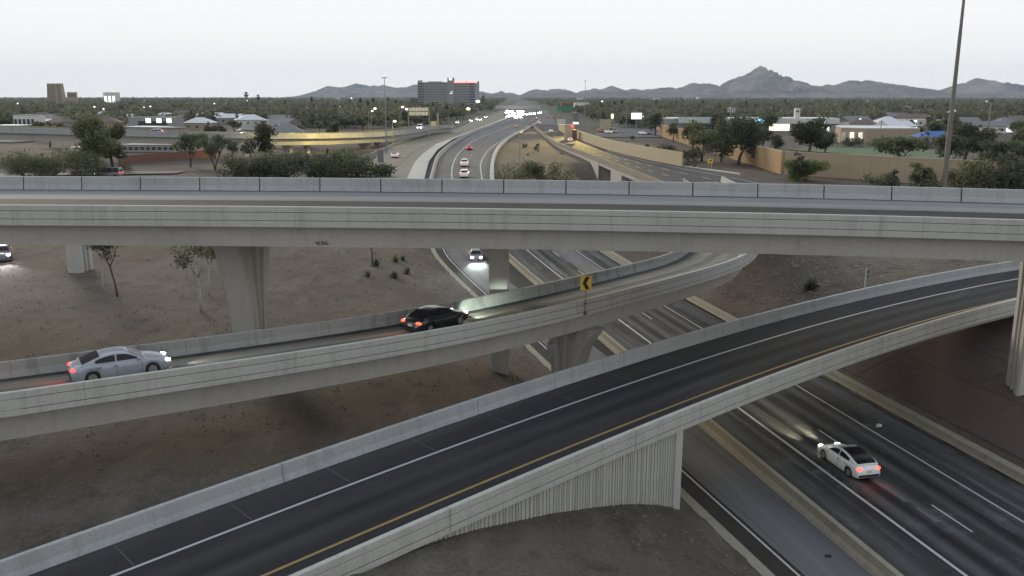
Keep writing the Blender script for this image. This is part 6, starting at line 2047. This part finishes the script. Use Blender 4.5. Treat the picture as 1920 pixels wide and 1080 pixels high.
# palms
def palm(px, py_top, Y, label, group=None, py_base=None, n=26):
    key = ('palm', n)
    if key not in TREES:
        r = random.Random(5)
        mb = MB()
        for k in range(n):
            a, el = r.uniform(0, 6.28), r.uniform(-.7, 1.1)
            d = np.array((math.cos(a) * math.cos(el), math.sin(a) * math.cos(el), math.sin(el)))
            sd = np.array((-math.sin(a), math.cos(a), 0)) * .012
            b = np.array((0, 0, .9))
            m_, t_ = b + d * .07, b + d * .115 + np.array((0, 0, -.02))
            mb.add([b - sd * .4, b + sd * .4, m_ + sd * 2, t_, m_ - sd * 2], [(0, 1, 2, 4), (4, 2, 3)])
        for k in range(14):                       # skirt of dry fronds
            a = r.uniform(0, 6.28)
            b = np.array((math.cos(a) * .02, math.sin(a) * .02, .89))
            mb.add([b, b + np.array((.02, 0, 0)), b + np.array((math.cos(a) * .03, math.sin(a) * .03, -.1)), b + np.array((math.cos(a) * .03 - .015, math.sin(a) * .03, -.1))], [(0, 1, 2, 3)])
        TREES[key] = (mb.mesh('palm_crown', M['frond']), MB().tube([(0, 0, -.03), (.005, 0, .45), (0, 0, .9)], [.016, .012, .011], 7).mesh('palm_trunk', M['bark'], True))
    cm, tm = TREES[key]
    x = pY(px, 200, Y)[0]
    h = pY(px, py_top, Y)[2] - 6.9
    t = thing('palm_tree', label, 'palm', (x, Y, 6.9 if Y > 400 else gz(x, Y)), random.uniform(0, 6.28), group)
    t.scale = (h, h, h)
    for nm, me_ in (('trunk', tm), ('crown', cm)):
        o = bpy.data.objects.new(nm, me_)
        C.objects.link(o)
        o.parent = t
palm(463, 171, 620, 'tallest palm standing above the left skyline')
palm(485, 176, 640, 'shorter palm just right of the tallest one on the left skyline')
palm(443, 211, 360, 'palm with dark skirt between houses at left')
palm(388, 226, 330, 'short palm trunk beside parked cars at left')
for k, (px, pt, Y) in enumerate(((585, 180, 620), (676, 182, 560), (690, 188, 520), (700, 182, 600), (742, 185, 620), (838, 196, 560), (728, 181, 700), (535, 186, 600), (655, 186, 640), (812, 190, 620), (868, 193, 640), (1152, 188, 620), (1166, 186, 640), (1232, 187, 700), (1268, 188, 760), (1318, 187, 700), (1472, 186, 760), (1590, 190, 700), (1668, 190, 640), (1730, 196, 560), (1775, 192, 620), (1600, 186, 800), (1860, 200, 520), (1398, 188, 720), (1125, 190, 680))):
    sd_ = 'left' if px < 900 else 'right'
    palm(px, pt, Y, 'palm rising over the leafy town %s of the freeway' % sd_, 'palms %s of the freeway' % sd_, n=26)

# the leafy town: nearest trees one by one, the rest as one mass
rng = random.Random(77)
KEEP = [  # px0, px1, distance: nothing tall may stand in front of these
    (1240, 1580, 425, 236), (1560, 1730, 330, 262), (776, 905, 1150, 188), (84, 150, 1500, 182), (190, 218, 1400, 181), (225, 336, 420, 232), (520, 552, 305, 246), (1180, 1208, 450, 232),
    (760, 812, 335, 224), (1040, 1075, 520, 214), (1105, 1160, 430, 252), (1840, 1900, 420, 262)]
lanes = [  # freeway corridor on the plan: no trees
    (0, 400, -60, 70), (400, 700, -36, 60), (700, 1500, -24, 60), (1500, 9000, -25, 60)]
fieldpoly = [(60, 190), (130, 165), (190, 300), (100, 330)]
def okspot(x, y, h):
    for y0, y1, a, b in lanes:
        if y0 <= y < y1 and a < x < b:
            return False
    px, py, d = proj((x, y, 7 + h))
    for a, b, Yb, lim in KEEP:
        if a - 6 < px < b + 6 and y < Yb and py < lim:
            return False
    if x > 0 and y < 335 and 50 < x < 150:
        return False
    if x < 0 and y < 300 and x > -170:
        return False
    # keep clear of the far left flyover
    if len(PE.P) and np.min((PE.P[:, 0] - x) ** 2 + (PE.P[:, 1] - y) ** 2) < 14 ** 2:
        return False
    if np.min((PHl.P[:, 0] - x) ** 2 + (PHl.P[:, 1] - y) ** 2) < 14 ** 2:
        return False
    return True
house_ob = [o for o in C.objects if o.name.startswith('house') and o.type == 'EMPTY']
house_xy = np.array([o.location[:2] for o in house_ob])
house_lab = [o['label'].split(' in the ')[0].split(' beside ')[0].split(' above ')[0].split(' partly ')[0] for o in house_ob]
def clear_of_house(x, y):
    d = house_xy - np.array((x, y))
    if np.min((d[:, 0]) ** 2 + (d[:, 1]) ** 2) < 11 ** 2:
        return False
    ahead = (house_xy[:, 1] > y) & (house_xy[:, 1] < y + 70)          # open street in front of each house
    return not np.any(ahead & (abs(house_xy[:, 0] * y / house_xy[:, 1] - x) < 9))
protos = []
for k in range(7):
    kd = ('round', 'round', 'wide', 'tall', 'round', 'weep', 'wide')[k]
    protos.append((kd, ('leaf_town', 'leaf_dark', 'leaf_olive', 'leaf_town', 'leaf_olive', 'leaf_dark', 'leaf_grey')[k], 100 + k))
made = 0
tries = 0
cand = []
while len(cand) < 290 and tries < 60000:
    tries += 1
    y = 235 + 470 * rng.random() ** 1.25
    x = rng.uniform(-.66, .66) * y
    h = rng.uniform(4.5, 9.0)
    if not okspot(x, y, h) or not clear_of_house(x, y):
        continue
    if any((x - a) ** 2 + (y - b) ** 2 < 30 for a, b, _ in cand):
        continue
    cand.append((x, y, h))
for x, y, h in cand:
    kd, lf, sd = rng.choice(protos)
    side_ = 'left' if x < 5 else 'right'
    hd = np.hypot(house_xy[:, 0] - x, house_xy[:, 1] - y)
    near_h = ' by ' + house_lab[int(np.argmin(hd))].replace(' walled house under a ', ' house with ') if hd.min() < 24 else ' among town trees'
    lab = '%s %s %s tree%s, %s of freeway' % ('tall' if h > 7.2 else 'low', {'leaf_town': 'green', 'leaf_dark': 'dark', 'leaf_olive': 'olive', 'leaf_grey': 'greyish'}[lf], {'round': 'rounded', 'wide': 'spreading', 'tall': 'slender', 'weep': 'drooping'}[kd], near_h, side_)
    put_tree((x, y, 6.85), h, kd, lf, lab, lab, 'bark', 420, .075, sd, rng.uniform(.9, 1.35))
far = []
r = np.random.RandomState(31)
cnt = 0
while cnt < 9500:
    y = 480 + 5200 * r.rand() ** 1.7
    x = r.uniform(-.68, .68) * y
    h = r.uniform(5.0, 12.0) * (1.0 if y < 3000 else .9)
    if not okspot(x, y, h) or (y < 1200 and not clear_of_house(x, y)):
        continue
    w_ = r.uniform(3.0, 6.0) * (1 + y / 6000)
    nq = 34 if y < 1200 else (16 if y < 2600 else 10)
    bl = [(x + r.uniform(-.5, .5) * w_, y + r.uniform(-.5, .5) * w_, 7 + h * r.uniform(.4, .68), w_ * .75, w_ * .75, h * .30) for _ in range(3)]
    far.append(leaf_quads(bl, nq, 1.1 + y / 1500, cnt, .45))
    cnt += 1
tag(link(quads_mesh('distant_trees', np.concatenate(far), M['leaf_town']), 'distant_trees'), 'leafy carpet of town trees spreading to the foot of the mountains', 'trees', None, 'stuff')

# ------------------------------------------------------------------ the evening air
hz = MB().box((0, 5050, 174), (18600, 10560, 348)).build('haze', bpy.data.materials.new('haze'))
hm_ = hz.data.materials[0]
hm_.use_nodes = True
nt = hm_.node_tree
for n_ in list(nt.nodes):
    nt.nodes.remove(n_)
pv = nt.nodes.new('ShaderNodeVolumePrincipled')
pv.inputs['Color'].default_value = (0.72, 0.85, 1.0, 1)
pv.inputs['Density'].default_value = 4.6e-5
pv.inputs['Anisotropy'].default_value = 0.0
out = nt.nodes.new('ShaderNodeOutputMaterial')
nt.links.new(pv.outputs[0], out.inputs['Volume'])
tag(hz, 'thin evening haze over the town', 'haze', None, 'stuff')
